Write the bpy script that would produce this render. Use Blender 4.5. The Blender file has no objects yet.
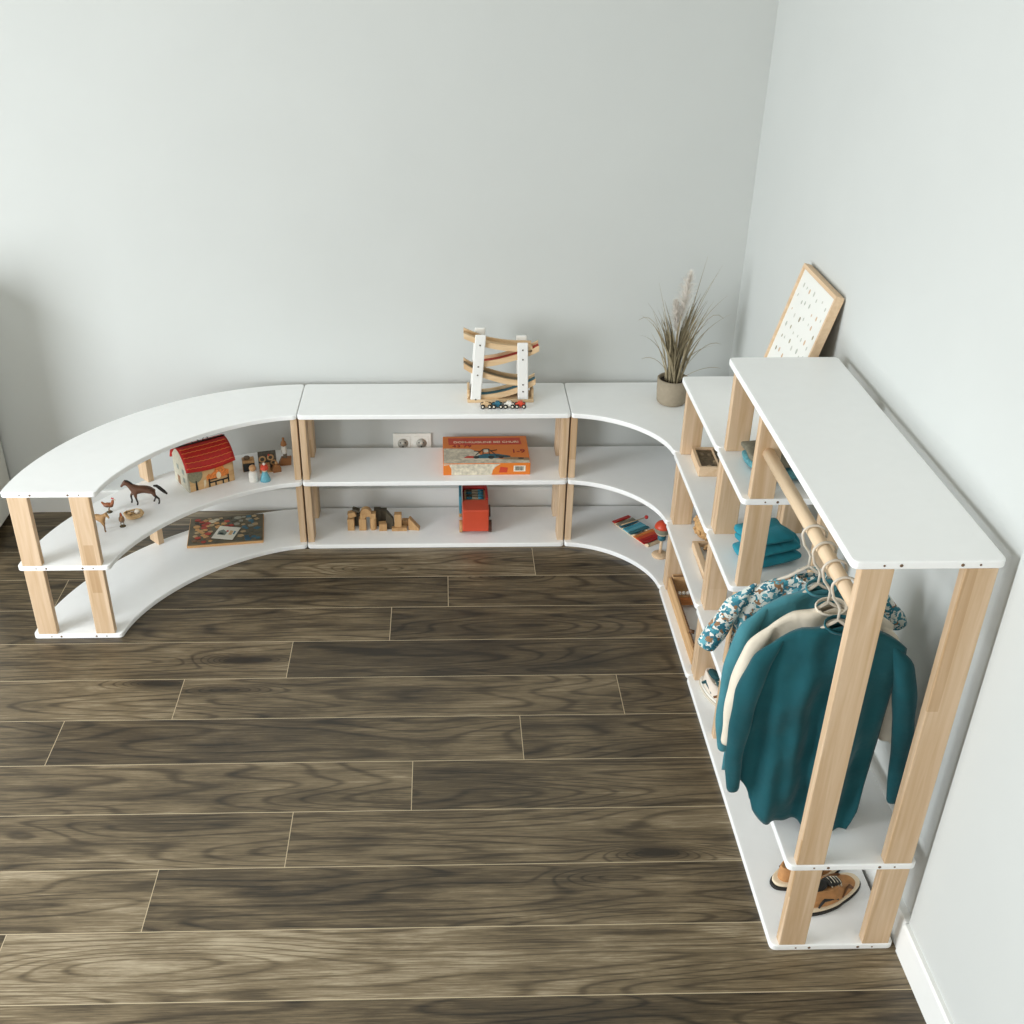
import bpy, bmesh, math, random
from mathutils import Vector, Matrix
C = bpy.context.scene.collection
PI = math.pi
# ------------------------------------------------------------ colour + materials
def lin(c):
    return tuple(((v/255)/12.92 if v/255 <= .04045 else ((v/255+.055)/1.055)**2.4) for v in c) + (1,)
MATS = {}
def N(nt, t, **kw):
    n = nt.nodes.new(t)
    for k, v in kw.items():
        if k in n.inputs: n.inputs[k].default_value = v
        else: setattr(n, k, v)
    return n
def mat(name, col, rough=.6, metal=0, spec=.5, var=0, vscale=30, bump=0, bscale=200, sheen=0, bdist=.002):
    if name in MATS: return MATS[name]
    m = bpy.data.materials.new(name); m.use_nodes = True
    nt = m.node_tree; b = nt.nodes['Principled BSDF']
    b.inputs['Roughness'].default_value = rough; b.inputs['Metallic'].default_value = metal
    b.inputs['Specular IOR Level'].default_value = spec
    if sheen: b.inputs['Sheen Weight'].default_value = sheen; b.inputs['Sheen Roughness'].default_value = .5
    tc = N(nt, 'ShaderNodeTexCoord')
    no = N(nt, 'ShaderNodeTexNoise'); no.inputs['Scale'].default_value = vscale; no.inputs['Detail'].default_value = 4
    nt.links.new(tc.outputs['Object'], no.inputs['Vector'])
    r = N(nt, 'ShaderNodeValToRGB'); c = lin(col)
    r.color_ramp.elements[0].position = .3; r.color_ramp.elements[1].position = .7
    r.color_ramp.elements[0].color = tuple(v*(1-var) for v in c[:3])+(1,)
    r.color_ramp.elements[1].color = tuple(min(1, v*(1+var)) for v in c[:3])+(1,)
    nt.links.new(no.outputs['Fac'], r.inputs['Fac']); nt.links.new(r.outputs['Color'], b.inputs['Base Color'])
    if bump:
        n2 = N(nt, 'ShaderNodeTexNoise'); n2.inputs['Scale'].default_value = bscale; n2.inputs['Detail'].default_value = 3
        nt.links.new(tc.outputs['Object'], n2.inputs['Vector'])
        bp = N(nt, 'ShaderNodeBump'); bp.inputs['Strength'].default_value = bump; bp.inputs['Distance'].default_value = bdist
        nt.links.new(n2.outputs['Fac'], bp.inputs['Height']); nt.links.new(bp.outputs['Normal'], b.inputs['Normal'])
    MATS[name] = m; return m
def wood(name, c1, c2, axis='z', sc=1.0, patches=0):
    if name in MATS: return MATS[name]
    m = bpy.data.materials.new(name); m.use_nodes = True; nt = m.node_tree; b = nt.nodes['Principled BSDF']
    b.inputs['Roughness'].default_value = .55; b.inputs['Specular IOR Level'].default_value = .35
    tc = N(nt, 'ShaderNodeTexCoord'); mp = N(nt, 'ShaderNodeMapping')
    s = {'x': (3, 60, 60), 'y': (60, 3, 60), 'z': (60, 60, 3)}[axis]
    mp.inputs['Scale'].default_value = tuple(v*sc for v in s)
    nt.links.new(tc.outputs['Object'], mp.inputs['Vector'])
    no = N(nt, 'ShaderNodeTexNoise'); no.inputs['Scale'].default_value = 1; no.inputs['Detail'].default_value = 5; no.inputs['Distortion'].default_value = .6
    nt.links.new(mp.outputs['Vector'], no.inputs['Vector'])
    r = N(nt, 'ShaderNodeValToRGB'); r.color_ramp.elements[0].position = .3; r.color_ramp.elements[1].position = .72
    r.color_ramp.elements[0].color = lin(c2); r.color_ramp.elements[1].color = lin(c1)
    nt.links.new(no.outputs['Fac'], r.inputs['Fac'])
    out = r.outputs['Color']
    if patches:   # finger-jointed staves: some staves are darker heartwood
        mp2 = N(nt, 'ShaderNodeMapping'); mp2.inputs['Scale'].default_value = (32, 32, 5.5)
        nt.links.new(tc.outputs['Object'], mp2.inputs['Vector'])
        fl = N(nt, 'ShaderNodeVectorMath', operation='FLOOR'); nt.links.new(mp2.outputs['Vector'], fl.inputs[0])
        wn = N(nt, 'ShaderNodeTexWhiteNoise'); nt.links.new(fl.outputs['Vector'], wn.inputs['Vector'])
        r2 = N(nt, 'ShaderNodeValToRGB'); r2.color_ramp.elements[0].position = .86; r2.color_ramp.elements[1].position = .9
        r2.color_ramp.elements[0].color = (1, 1, 1, 1); r2.color_ramp.elements[1].color = (.72, .62, .48, 1)
        nt.links.new(wn.outputs['Value'], r2.inputs['Fac'])
        mx = N(nt, 'ShaderNodeMix', data_type='RGBA', blend_type='MULTIPLY'); mx.inputs['Factor'].default_value = patches
        nt.links.new(out, mx.inputs['A']); nt.links.new(r2.outputs['Color'], mx.inputs['B']); out = mx.outputs['Result']
    nt.links.new(out, b.inputs['Base Color'])
    MATS[name] = m; return m
def floral(name, pal, scale=45, rough=.8):
    if name in MATS: return MATS[name]
    m = bpy.data.materials.new(name); m.use_nodes = True; nt = m.node_tree; b = nt.nodes['Principled BSDF']
    b.inputs['Roughness'].default_value = rough
    tc = N(nt, 'ShaderNodeTexCoord'); no = N(nt, 'ShaderNodeTexNoise'); no.inputs['Scale'].default_value = scale*.6
    nt.links.new(tc.outputs['Object'], no.inputs['Vector'])
    mx = N(nt, 'ShaderNodeMix', data_type='RGBA'); mx.inputs['Factor'].default_value = .04
    nt.links.new(tc.outputs['Object'], mx.inputs['A']); nt.links.new(no.outputs['Color'], mx.inputs['B'])
    v = N(nt, 'ShaderNodeTexVoronoi'); v.inputs['Scale'].default_value = scale
    nt.links.new(mx.outputs['Result'], v.inputs['Vector'])
    sp = N(nt, 'ShaderNodeSeparateColor'); nt.links.new(v.outputs['Color'], sp.inputs['Color'])
    r = N(nt, 'ShaderNodeValToRGB'); r.color_ramp.interpolation = 'CONSTANT'
    els = r.color_ramp.elements
    els[0].position = 0; els[0].color = lin(pal[0]); els[1].position = 1/len(pal); els[1].color = lin(pal[1])
    for i in range(2, len(pal)):
        e = els.new(i/len(pal)); e.color = lin(pal[i])
    nt.links.new(sp.outputs['Red'], r.inputs['Fac']); nt.links.new(r.outputs['Color'], b.inputs['Base Color'])
    MATS[name] = m; return m
# ------------------------------------------------------------ mesh builder
class MB:
    def __init__(s): s.v = []; s.f = []; s.m = []; s.sm = []
    def add(s, vs, fs, mi=0, smooth=False, M=None):
        k = len(s.v)
        for p in vs:
            p = Vector(p)
            if M is not None: p = M @ p
            s.v.append(p)
        for f in fs: s.f.append([k+i for i in f]); s.m.append(mi); s.sm.append(smooth)
        return s
    def box(s, x0, x1, y0, y1, z0, z1, mi=0, M=None):
        vs = [(x, y, z) for z in (z0, z1) for y in (y0, y1) for x in (x0, x1)]
        return s.add(vs, [(0, 2, 3, 1), (4, 5, 7, 6), (0, 1, 5, 4), (2, 6, 7, 3), (0, 4, 6, 2), (1, 3, 7, 5)], mi, False, M)
    def prism(s, poly, z0, z1, mi=0, M=None, smooth=False):
        n = len(poly)
        a = sum(poly[i][0]*poly[(i+1) % n][1]-poly[(i+1) % n][0]*poly[i][1] for i in range(n))
        if a < 0: poly = poly[::-1]
        vs = [(x, y, z0) for x, y in poly]+[(x, y, z1) for x, y in poly]
        fs = [tuple(range(n))[::-1], tuple(range(n, 2*n))]
        s.add(vs, fs, mi, False, M); k = len(s.v)-2*n
        for i in range(n):
            j = (i+1) % n; s.f.append([k+i, k+j, k+n+j, k+n+i]); s.m.append(mi); s.sm.append(smooth)
        return s
    def tube(s, path, rad, seg=10, mi=0, M=None, sq=(1, 1), up=None, cap=True):
        path = [Vector(p) for p in path]; n = len(path)
        if not hasattr(rad, '__len__'): rad = [rad]*n
        vs = []; nrm = None
        for i, p in enumerate(path):
            t = (path[min(i+1, n-1)]-path[max(i-1, 0)]).normalized()
            if nrm is None:
                a = Vector(up) if up else (Vector((0, 0, 1)) if abs(t.z) < .9 else Vector((0, 1, 0)))
                nrm = a.cross(t).normalized()
            nrm = (nrm-t*nrm.dot(t)).normalized(); bn = t.cross(nrm)
            for k in range(seg):
                a = 2*PI*k/seg
                vs.append(p+nrm*(math.cos(a)*rad[i]*sq[0])+bn*(math.sin(a)*rad[i]*sq[1]))
        fs = []
        for i in range(n-1):
            for k in range(seg):
                k2 = (k+1) % seg; fs.append((i*seg+k, i*seg+k2, (i+1)*seg+k2, (i+1)*seg+k))
        if cap: fs.append(tuple(range(seg))[::-1]); fs.append(tuple((n-1)*seg+k for k in range(seg)))
        return s.add(vs, fs, mi, True, M)
    def lathe(s, prof, seg=24, mi=0, M=None, c=(0, 0, 0)):
        vs = []; n = len(prof)
        for r, z in prof:
            for k in range(seg):
                a = 2*PI*k/seg; vs.append((c[0]+r*math.cos(a), c[1]+r*math.sin(a), c[2]+z))
        fs = []
        for i in range(n-1):
            for k in range(seg):
                k2 = (k+1) % seg; fs.append((i*seg+k, i*seg+k2, (i+1)*seg+k2, (i+1)*seg+k))
        if prof[0][0] > 1e-6: fs.append(tuple(range(seg))[::-1])
        if prof[-1][0] > 1e-6: fs.append(tuple((n-1)*seg+k for k in range(seg)))
        return s.add(vs, fs, mi, True, M)
    def ball(s, c, r, seg=14, mi=0, M=None, rough=0, rnd=None):
        if not hasattr(r, '__len__'): r = (r, r, r)
        prof = []; R = seg//2+1; vs = []
        for i in range(R+1):
            th = PI*i/R
            for k in range(seg):
                a = 2*PI*k/seg; q = 1+(rnd.uniform(-rough, rough) if rnd else 0)
                vs.append((c[0]+r[0]*math.sin(th)*math.cos(a)*q, c[1]+r[1]*math.sin(th)*math.sin(a)*q, c[2]-r[2]*math.cos(th)*q))
        fs = []
        for i in range(R):
            for k in range(seg):
                k2 = (k+1) % seg; fs.append((i*seg+k, i*seg+k2, (i+1)*seg+k2, (i+1)*seg+k))
        return s.add(vs, fs, mi, True, M)
    def build(s, name, mats, parent=None, bevel=0, off=None, sub=0, label=None, seg=2):
        me = bpy.data.meshes.new(name)
        o_ = Vector(off) if off is not None else Vector((0, 0, 0))
        me.from_pydata([tuple(p-o_) for p in s.v], [], s.f)
        if not isinstance(mats, (list, tuple)): mats = [mats]
        for m in mats: me.materials.append(m)
        for p, mi, sm in zip(me.polygons, s.m, s.sm): p.material_index = mi; p.use_smooth = sm
        bm = bmesh.new(); bm.from_mesh(me)
        bmesh.ops.remove_doubles(bm, verts=bm.verts, dist=1e-6)
        bmesh.ops.dissolve_degenerate(bm, dist=1e-6, edges=bm.edges)
        bmesh.ops.recalc_face_normals(bm, faces=bm.faces)
        bm.to_mesh(me); bm.free(); me.update()
        o = bpy.data.objects.new(name, me); C.objects.link(o)
        if parent is not None: o.parent = parent
        if bevel:
            md = o.modifiers.new('bevel', 'BEVEL'); md.width = bevel; md.segments = seg; md.limit_method = 'ANGLE'; md.angle_limit = math.radians(50)
        if sub:
            md = o.modifiers.new('sub', 'SUBSURF'); md.levels = sub; md.render_levels = sub
        if label: o['label'] = label
        return o
def tag(o, label, cat, group=None):
    o['label'] = label; o['category'] = cat
    if group: o['group'] = group
    return o
def thing(name, label, cat, loc, rz=0, group=None):
    o = bpy.data.objects.new(name, None); C.objects.link(o); o.location = loc; o.rotation_euler = (0, 0, rz)
    o.empty_display_size = .05
    return tag(o, label, cat, group)
def structure(o): o['kind'] = 'structure'; return o
def copy_tree(o, parent=None):
    c = o.copy(); C.objects.link(c)
    if parent is not None: c.parent = parent
    for ch in [q for q in bpy.data.objects if q.parent == o]: copy_tree(ch, c)
    return c
def text(body, name, size, loc, rot, m, parent, ext=.0003, align='LEFT', sx=1):
    cu = bpy.data.curves.new(name, 'FONT'); cu.body = body; cu.size = size; cu.extrude = ext; cu.align_x = align
    cu.offset = size*.012
    o = bpy.data.objects.new(name, cu); C.objects.link(o); o.parent = parent; o.location = loc; o.rotation_euler = rot; o.scale = (sx, 1, 1)
    cu.materials.append(m)
    me = bpy.data.meshes.new_from_object(o); bpy.data.objects.remove(o)
    q = bpy.data.objects.new(name, me); C.objects.link(q); q.parent = parent; q.location = loc; q.rotation_euler = rot; q.scale = (sx, 1, 1)
    return q
# ------------------------------------------------------------ key dimensions (metres)
P_, T = .2687, .018
LV = [i*P_ for i in range(5)]           # underside of each board
ZT = [z+T for z in LV]                  # top of each board
XF, XB = -.3112, -.0185
YB, YF = -.030, -.3092
BX0, BX1 = -1.594, -.6195
YC, YD, YH, YE = -.6066, -1.112, -1.41, -2.124
# ------------------------------------------------------------ materials
M_white = mat('white_laminate', (250, 251, 250), .38, spec=.45, var=.01)
M_wall = mat('wall_paint', (203, 206, 203), .9, spec=.15, var=.012, vscale=3, bump=.06, bscale=160)
M_trim = mat('white_trim_paint', (238, 239, 236), .5, var=.01)
M_birch = wood('birch', (222, 196, 166), (198, 166, 128), 'z', 1, .55)
M_lightwood = wood('light_wood', (232, 206, 168), (208, 172, 128), 'x', 1)
M_bwood = wood('block_wood', (205, 168, 120), (176, 134, 88), 'z', 1.5)
M_frame = wood('pale_frame_wood', (232, 205, 172), (214, 182, 145), 'y', 1)
M_screw = mat('screw_brown', (110, 84, 58), .5)
M_black = mat('matt_black', (28, 30, 26), .6)
# ------------------------------------------------------------ room shell
RX0, RY0, CZ = -4.45, -5.3, 2.85
def make_floor():
    m = bpy.data.materials.new('grey_oak_planks'); m.use_nodes = True; nt = m.node_tree; b = nt.nodes['Principled BSDF']
    b.inputs['Roughness'].default_value = .38; b.inputs['Specular IOR Level'].default_value = .55
    tc = N(nt, 'ShaderNodeTexCoord'); at = N(nt, 'ShaderNodeAttribute', attribute_name='plank')
    ad = N(nt, 'ShaderNodeVectorMath', operation='ADD')
    sc = N(nt, 'ShaderNodeVectorMath', operation='SCALE'); sc.inputs['Scale'].default_value = 37
    nt.links.new(at.outputs['Color'], sc.inputs[0])
    nt.links.new(tc.outputs['Object'], ad.inputs[0]); nt.links.new(sc.outputs[0], ad.inputs[1])
    def mapped(s):
        mp = N(nt, 'ShaderNodeMapping'); mp.inputs['Scale'].default_value = s
        nt.links.new(ad.outputs[0], mp.inputs['Vector']); return mp.outputs['Vector']
    def noise(s, det, dist=0, rough=.5):
        n = N(nt, 'ShaderNodeTexNoise'); n.inputs['Scale'].default_value = 1; n.inputs['Detail'].default_value = det
        n.inputs['Distortion'].default_value = dist; n.inputs['Roughness'].default_value = rough
        nt.links.new(mapped(s), n.inputs['Vector']); return n.outputs['Fac']
    def math_(op, a, b_=None):
        n = N(nt, 'ShaderNodeMath', operation=op)
        for i, x in enumerate((a, b_)):
            if x is None: continue
            if isinstance(x, (int, float)): n.inputs[i].default_value = x
            else: nt.links.new(x, n.inputs[i])
        return n.outputs[0]
    # knots
    vo = N(nt, 'ShaderNodeTexVoronoi'); vo.inputs['Scale'].default_value = 1; nt.links.new(mapped((1.1, 5.2, 1)), vo.inputs['Vector'])
    kd = vo.outputs['Distance']
    kn = math_('POWER', math_('MAXIMUM', math_('SUBTRACT', 1, math_('MULTIPLY', kd, 3.6)), 0), 2)
    base = noise((.8, 6.5, 1), 1.2, .15)
    field = math_('ADD', base, math_('MULTIPLY', kn, .55))
    ring = math_('ADD', math_('MULTIPLY', math_('SINE', math_('MULTIPLY', field, 105)), .5), .5)
    ring = math_('POWER', ring, 7)
    fine = noise((8, 230, 1), 5, .1, .72)
    blotch = noise((3.0, 16, 1), 5, .4, .6)
    tone = noise((.35, .9, 1), 2)
    # tone value 0..1
    t1 = math_('MULTIPLY', ring, -.26)
    t2 = math_('MULTIPLY', math_('SUBTRACT', fine, .5), 1.25)
    t3 = math_('MULTIPLY', math_('SUBTRACT', blotch, .5), 1.1)
    t4 = math_('MULTIPLY', math_('SUBTRACT', tone, .5), 1.0)
    sepc = N(nt, 'ShaderNodeSeparateColor'); nt.links.new(at.outputs['Color'], sepc.inputs['Color'])
    t5 = math_('MULTIPLY', math_('SUBTRACT', sepc.outputs['Red'], .5), .22)
    k2 = math_('MULTIPLY', math_('POWER', kn, 1.8), -1.3)
    tot = math_('ADD', math_('ADD', math_('ADD', math_('ADD', t1, t2), math_('ADD', t3, t4)), math_('ADD', t5, k2)), .49)
    r = N(nt, 'ShaderNodeValToRGB'); e = r.color_ramp.elements
    e[0].position = 0; e[0].color = lin((40, 33, 23)); e[1].position = 1; e[1].color = lin((176, 162, 136))
    q = e.new(.35); q.color = lin((82, 70, 51)); q = e.new(.65); q.color = lin((122, 107, 82))
    nt.links.new(tot, r.inputs['Fac']); nt.links.new(r.outputs['Color'], b.inputs['Base Color'])
    bp = N(nt, 'ShaderNodeBump'); bp.inputs['Strength'].default_value = .12; bp.inputs['Distance'].default_value = .001
    nt.links.new(fine, bp.inputs['Height']); nt.links.new(bp.outputs['Normal'], b.inputs['Normal'])
    seam = mat('plank_seam_highlight', (196, 180, 150), .7)  # pale tone paints in the light caught on plank bevels
    S, W, LN, g = -1.0814, .192, 1.37, .0018
    bm = bmesh.new(); lay = bm.loops.layers.color.new('plank'); rr = random.Random(5)
    def quad(x0, x1, y0, y1, z, mi, c):
        f = bm.faces.new([bm.verts.new(p) for p in ((x0, y0, z), (x1, y0, z), (x1, y1, z), (x0, y1, z))])
        f.material_index = mi
        for l in f.loops: l[lay] = c
    quad(RX0, .02, RY0, .01, -.0003, 1, (0, 0, 0, 1))
    for k in range(-6, 23):
        y1 = S-W*k; y0 = y1-W
        j = -.53-.32*k
        if k == -3: j = -1.063
        if k == -4: j = -.743
        while j > 0: j -= LN
        xs = [j]
        while xs[-1] > RX0: xs.append(xs[-1]-LN)
        xs = [.02]+xs
        for a, b2 in zip(xs[:-1], xs[1:]):
            c = (rr.random(), rr.random(), rr.random(), 1)
            quad(max(b2+g*.6, RX0), a-g*.6, max(y0+g*.65, RY0), min(y1-g*.65, .01), 0, 0, c)
    me = bpy.data.meshes.new('floor'); bm.to_mesh(me); bm.free()
    me.materials.append(m); me.materials.append(seam)
    o = bpy.data.objects.new('floor', me); C.objects.link(o); structure(o)
make_floor()
STEP = .012
w = MB().box(RX0-.12, .14, 0, .12, 0, CZ); structure(w.build('wall_back', M_wall))
w = MB().box(0, .14, RY0, YE-.004, 0, CZ); w.box(STEP, .14, YE-.004, 0, 0, CZ); structure(w.build('wall_right', M_wall))
w = MB().box(RX0-.12, .14, RY0, 0, CZ, CZ+.1); structure(w.build('ceiling', mat('ceiling_paint', (222, 220, 214), .9, spec=.1)))
# left wall with a big window; rear wall opening is added for soft fill
WL = (-3.75, -1.75, .35, 2.2)
w = MB()
w.box(RX0-.12, RX0, RY0, WL[0], 0, CZ); w.box(RX0-.12, RX0, WL[1], 0, 0, CZ); w.box(RX0-.12, RX0, WL[0], WL[1], 0, WL[2]); w.box(RX0-.12, RX0, WL[0], WL[1], WL[3], CZ)
structure(w.build('wall_left', M_wall))
WR = (-3.6, -1.0, .2, 1.8)
w = MB()
w.box(RX0, WR[0], RY0-.12, RY0, 0, CZ); w.box(WR[1], .14, RY0-.12, RY0, 0, CZ); w.box(WR[0], WR[1], RY0-.12, RY0, 0, WR[2]); w.box(WR[0], WR[1], RY0-.12, RY0, WR[3], CZ)
structure(w.build('wall_rear', mat('beige_paint', (196, 178, 150), .9, spec=.1)))  # unseen wall, its beige picked to warm the bounced light
def win(name, horiz, a0, a1, z0, z1, at):
    b = MB(); f = .06
    for (p, q, r_, s_) in ((a0, a0+f, z0, z1), (a1-f, a1, z0, z1), (a0+f, a1-f, z0, z0+f), (a0+f, a1-f, z1-f, z1), ((a0+a1)/2-.04, (a0+a1)/2+.04, z0+f, z1-f)):
        if horiz: b.box(p, q, at, at+.06, r_, s_)
        else: b.box(at, at+.06, p, q, r_, s_)
    structure(b.build(name, M_trim, bevel=.004))
win('window_1', False, WL[0], WL[1], WL[2], WL[3], RX0-.10)
win('rear_fill_frame', True, WR[0], WR[1], WR[2], WR[3], RY0-.10)  # frame of the added rear opening, out of view
BH = .094
b = MB(); b.prism([(-.0135, 0), (-.0135, BH-.006), (-.009, BH), (0, BH), (0, 0)], RX0, -.0, M=Matrix(((0, 0, 1, 0), (1, 0, 0, 0), (0, 1, 0, 0), (0, 0, 0, 1))))
structure(b.build('baseboard_back', M_trim))
b = MB(); R_ = Matrix(((1, 0, 0, 0), (0, 0, 1, 0), (0, 1, 0, 0), (0, 0, 0, 1)))
b.prism([(-.0135, 0), (-.0135, BH-.006), (-.009, BH), (0, BH), (0, 0)], RY0, YE-.006, M=R_)
b.prism([(STEP-.0215, 0), (STEP-.0215, BH-.006), (STEP-.017, BH), (STEP, BH), (STEP, 0)], YE-.003, -.0136, M=R_)
structure(b.build('baseboard_right', M_trim))
# tall-sided white cabinet at the far left
t = thing('cabinet', 'white cabinet with a dark gap under it at the far left edge', 'cabinet', (-3.1, -.9, 0))
b = MB().box(-.62, .32, .48, .885, .035, 1.0); b.build('body', mat('cabinet_white', (226, 226, 218), .5, var=.01), t, bevel=.003)
b = MB().box(-.6, .28, .51, .88, 0, .035); b.build('plinth', M_black, t)
# ------------------------------------------------------------ shelving
def superell(cx, cy, a, bb, n, t0, t1, k):
    out = []
    for i in range(k+1):
        th = t0+(t1-t0)*i/k; c, s = math.cos(th), math.sin(th)
        out.append((cx+a*math.copysign(abs(c)**(2/n), c), cy+bb*math.copysign(abs(s)**(2/n), s)))
    return out
def corner_round(poly, idx, r, k=5):
    out = []; n = len(poly)
    for i, p in enumerate(poly):
        if i not in idx: out.append(p); continue
        a, b_ = Vector(poly[i-1]), Vector(poly[(i+1) % n]); p = Vector(p)
        d1 = (a-p); d2 = (b_-p); r1 = min(r, d1.length*.9); r2 = min(r, d2.length*.9)
        p1 = p+d1.normalized()*r1; p2 = p+d2.normalized()*r2
        for j in range(k+1):
            t_ = j/k; out.append(tuple(p1*(1-t_)**2+p*2*t_*(1-t_)+p2*t_**2))
    return out
G = .0012
def board(poly, lvl, root, holes=()):
    o = MB().prism(poly, LV[lvl], LV[lvl]+T).build('shelf_board', M_white, root, bevel=.003, off=root.location)
    for (x, y, d, r) in holes:      # d: outward direction
        s = MB(); z = LV[lvl]+T/2
        s.tube([(x, y, z), (x+d[0]*.0008, y+d[1]*.0008, z)], r, 10)
        s.build('screw', M_screw, o, off=root.location)
def post(x0, x1, y0, y1, z0, z1, root, name='post'):
    MB().box(x0, x1, y0, y1, z0, z1).build(name, M_birch, root, bevel=.002, off=root.location)
PT, PW = .024, .063
def holes_y(y, x0, dr=-1):   # screws on an end edge that faces -y, measured from x0
    return [(x0+d, y, (0, dr), r) for d, r in ((.060, .0022), (.092, .0034), (.208, .0034), (.242, .0022))]
# --- curved unit at the left
ax, ay = BX0-G, -.86
tA = thing('curved_shelf_unit', 'white curved shelf unit with three levels on birch posts, left end of the run', 'shelf', (-2.0, -.45, 0))
outer = superell(ax, ay, .848, ay*-1+YB, 1.86, PI/2, PI, 30)
inner = superell(ax, ay, .553, ay*-1+YF, 1.62, PI, PI/2, 26)
poly = outer+inner
no_, ni_ = len(outer), len(inner)
polyA = corner_round(poly, {0, no_-1, no_, no_+ni_-1}, .016)
for l in range(3): board(polyA, l, tA, holes_y(ay, ax-.848))
for l in range(2):
    z0, z1 = ZT[l], LV[l+1]
    xL = ax-.848
    post(xL+.018, xL+.018+PW, ay+.001, ay+.001+PT, z0, z1, tA)
    post(xL+.208, xL+.208+PW, ay+.001, ay+.001+PT, z0, z1, tA)
    post(ax-.002-PT, ax-.002, YF+.019, YF+.019+PW, z0, z1, tA)
    post(ax-.002-PT, ax-.002, YB-.019-PW, YB-.019, z0, z1, tA)
    # outer middle post, turned to follow the curve
    cx, cy = -2.165, -.272
    M = Matrix.Translation((cx, cy, 0)) @ Matrix.Rotation(math.radians(45), 4, 'Z')
    MB().box(-PT/2, PT/2, -.03, .03, z0, z1, M=M).build('post', M_birch, tA, bevel=.002, off=tA.location)
# --- straight unit
def rectpoly(x0, x1, y0, y1, idx={0, 1, 2, 3}): return corner_round([(x0, y0), (x1, y0), (x1, y1), (x0, y1)], idx, .016)
tB = thing('straight_shelf_unit', 'straight white shelf unit with three levels under the wall sockets', 'shelf', ((BX0+BX1)/2, (YB+YF)/2, 0))
for l in range(3): board(rectpoly(BX0+G, BX1-G, YF, YB), l, tB)
for l in range(2):
    for x in (BX0+.003, BX1-.003-PT):
        for y in (YF+.019, YB-.019-PW): post(x, x+PT, y, y+PW, ZT[l], LV[l+1], tB)
# --- corner unit
tC = thing('corner_shelf_unit', 'white corner shelf unit with a concave front holding the potted grass', 'shelf', (-.3, -.3, 0))
arc = superell(BX1+G, YC+G, XF-(BX1+G), YF-(YC+G), 1.78, 0, PI/2, 24)   # from right end (XF,YC) to (BX1,YF)
poly = [(XB, YC+G)]+[(XB, YB)]+[(BX1+G, YB)]+arc[::-1]
polyC = corner_round(poly, {0, 2, 3, len(poly)-1}, .014)
for l in range(3): board(polyC, l, tC)
for l in range(2):
    for y in (YF+.019, YB-.019-PW): post(BX1+.003, BX1+.003+PT, y, y+PW, ZT[l], LV[l+1], tC)
    for x in (XF+.019, XB-.019-PW): post(x, x+PW, YC+.003, YC+.003+PT, ZT[l], LV[l+1], tC)
# --- stepped unit on the right wall, four levels
tD = thing('tall_shelf_unit', 'white four level shelf unit between the corner unit and the clothes rail unit', 'shelf', ((XF+XB)/2, (YC+YD)/2, 0))
for l in range(4): board(rectpoly(XF, XB, YD+G, YC-G), l, tD)
for l in range(3):
    for y in (YC-.003-PT, YD+.003):
        for x in (XF+.019, XB-.019-PW): post(x, x+PW, y, y+PT, ZT[l], LV[l+1], tD)
# --- wardrobe unit
tW = thing('wardrobe_shelf_unit', 'white wardrobe shelf unit with clothes rail and half-width side shelves', 'shelf', ((XF+XB)/2, (YD+YE)/2, 0))
for l in (0, 1, 4): board(rectpoly(XF, XB, YE, YD-G), l, tW, holes_y(YE, XF))
for l in (2, 3): board(rectpoly(XF, XB, YH, YD-G), l, tW, holes_y(YH, XF))
for l in range(4):
    for x in (XF+.019, XB-.019-PW):
        post(x, x+PW, YD-.003-PT, YD-.003, ZT[l], LV[l+1], tW)
        post(x, x+PW, YH+.001, YH+.001+PT, ZT[l], LV[l+1], tW)
for x in (XF+.019, XB-.013-PW):
    post(x, x+PW, YE+.001, YE+.001+PT, ZT[0], LV[1], tW)
    post(x, x+PW, YE+.001, YE+.001+PT, ZT[1], LV[4], tW)
RODX, RODZ = -.262, .955
b = MB(); b.tube([(RODX, YE+.001+PT, RODZ), (RODX, YH+.001, RODZ)], .0155, 24)
b.build('clothes_rail', wood('rail_wood', (238, 214, 182), (222, 194, 158), 'y'), tW, off=tW.location)
# ------------------------------------------------------------ wall socket
t = thing('wall_socket', 'white double wall socket above the middle shelf of the straight unit', 'socket', (-1.1975, 0, .295))
M_sock = mat('socket_white', (240, 238, 230), .35)
MB().box(-.0745, .0745, -.009, 0, -.04, .04).build('frame', M_sock, t, bevel=.003)
for sx in (-.036, .036):
    b = MB(); b.box(sx-.029, sx+.029, -.011, -.008, -.029, .029)
    o = b.build('outlet', M_sock, t, bevel=.001)
    MB().lathe([(0, 0), (.019, 0), (.0205, .001)], 24, M=Matrix.Translation((sx, -.0118, 0)) @ Matrix.Rotation(PI/2, 4, 'X')).build('recess', mat('socket_recess', (214, 210, 198), .5), o)
    b = MB()
    for dx, dz in ((-.0095, .003), (.0095, .003), (.0, -.014)):
        b.tube([(sx+dx, -.0118, dz), (sx+dx, -.0135, dz)], .0028, 8)
    b.build('pin_hole', M_black, o)
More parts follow.
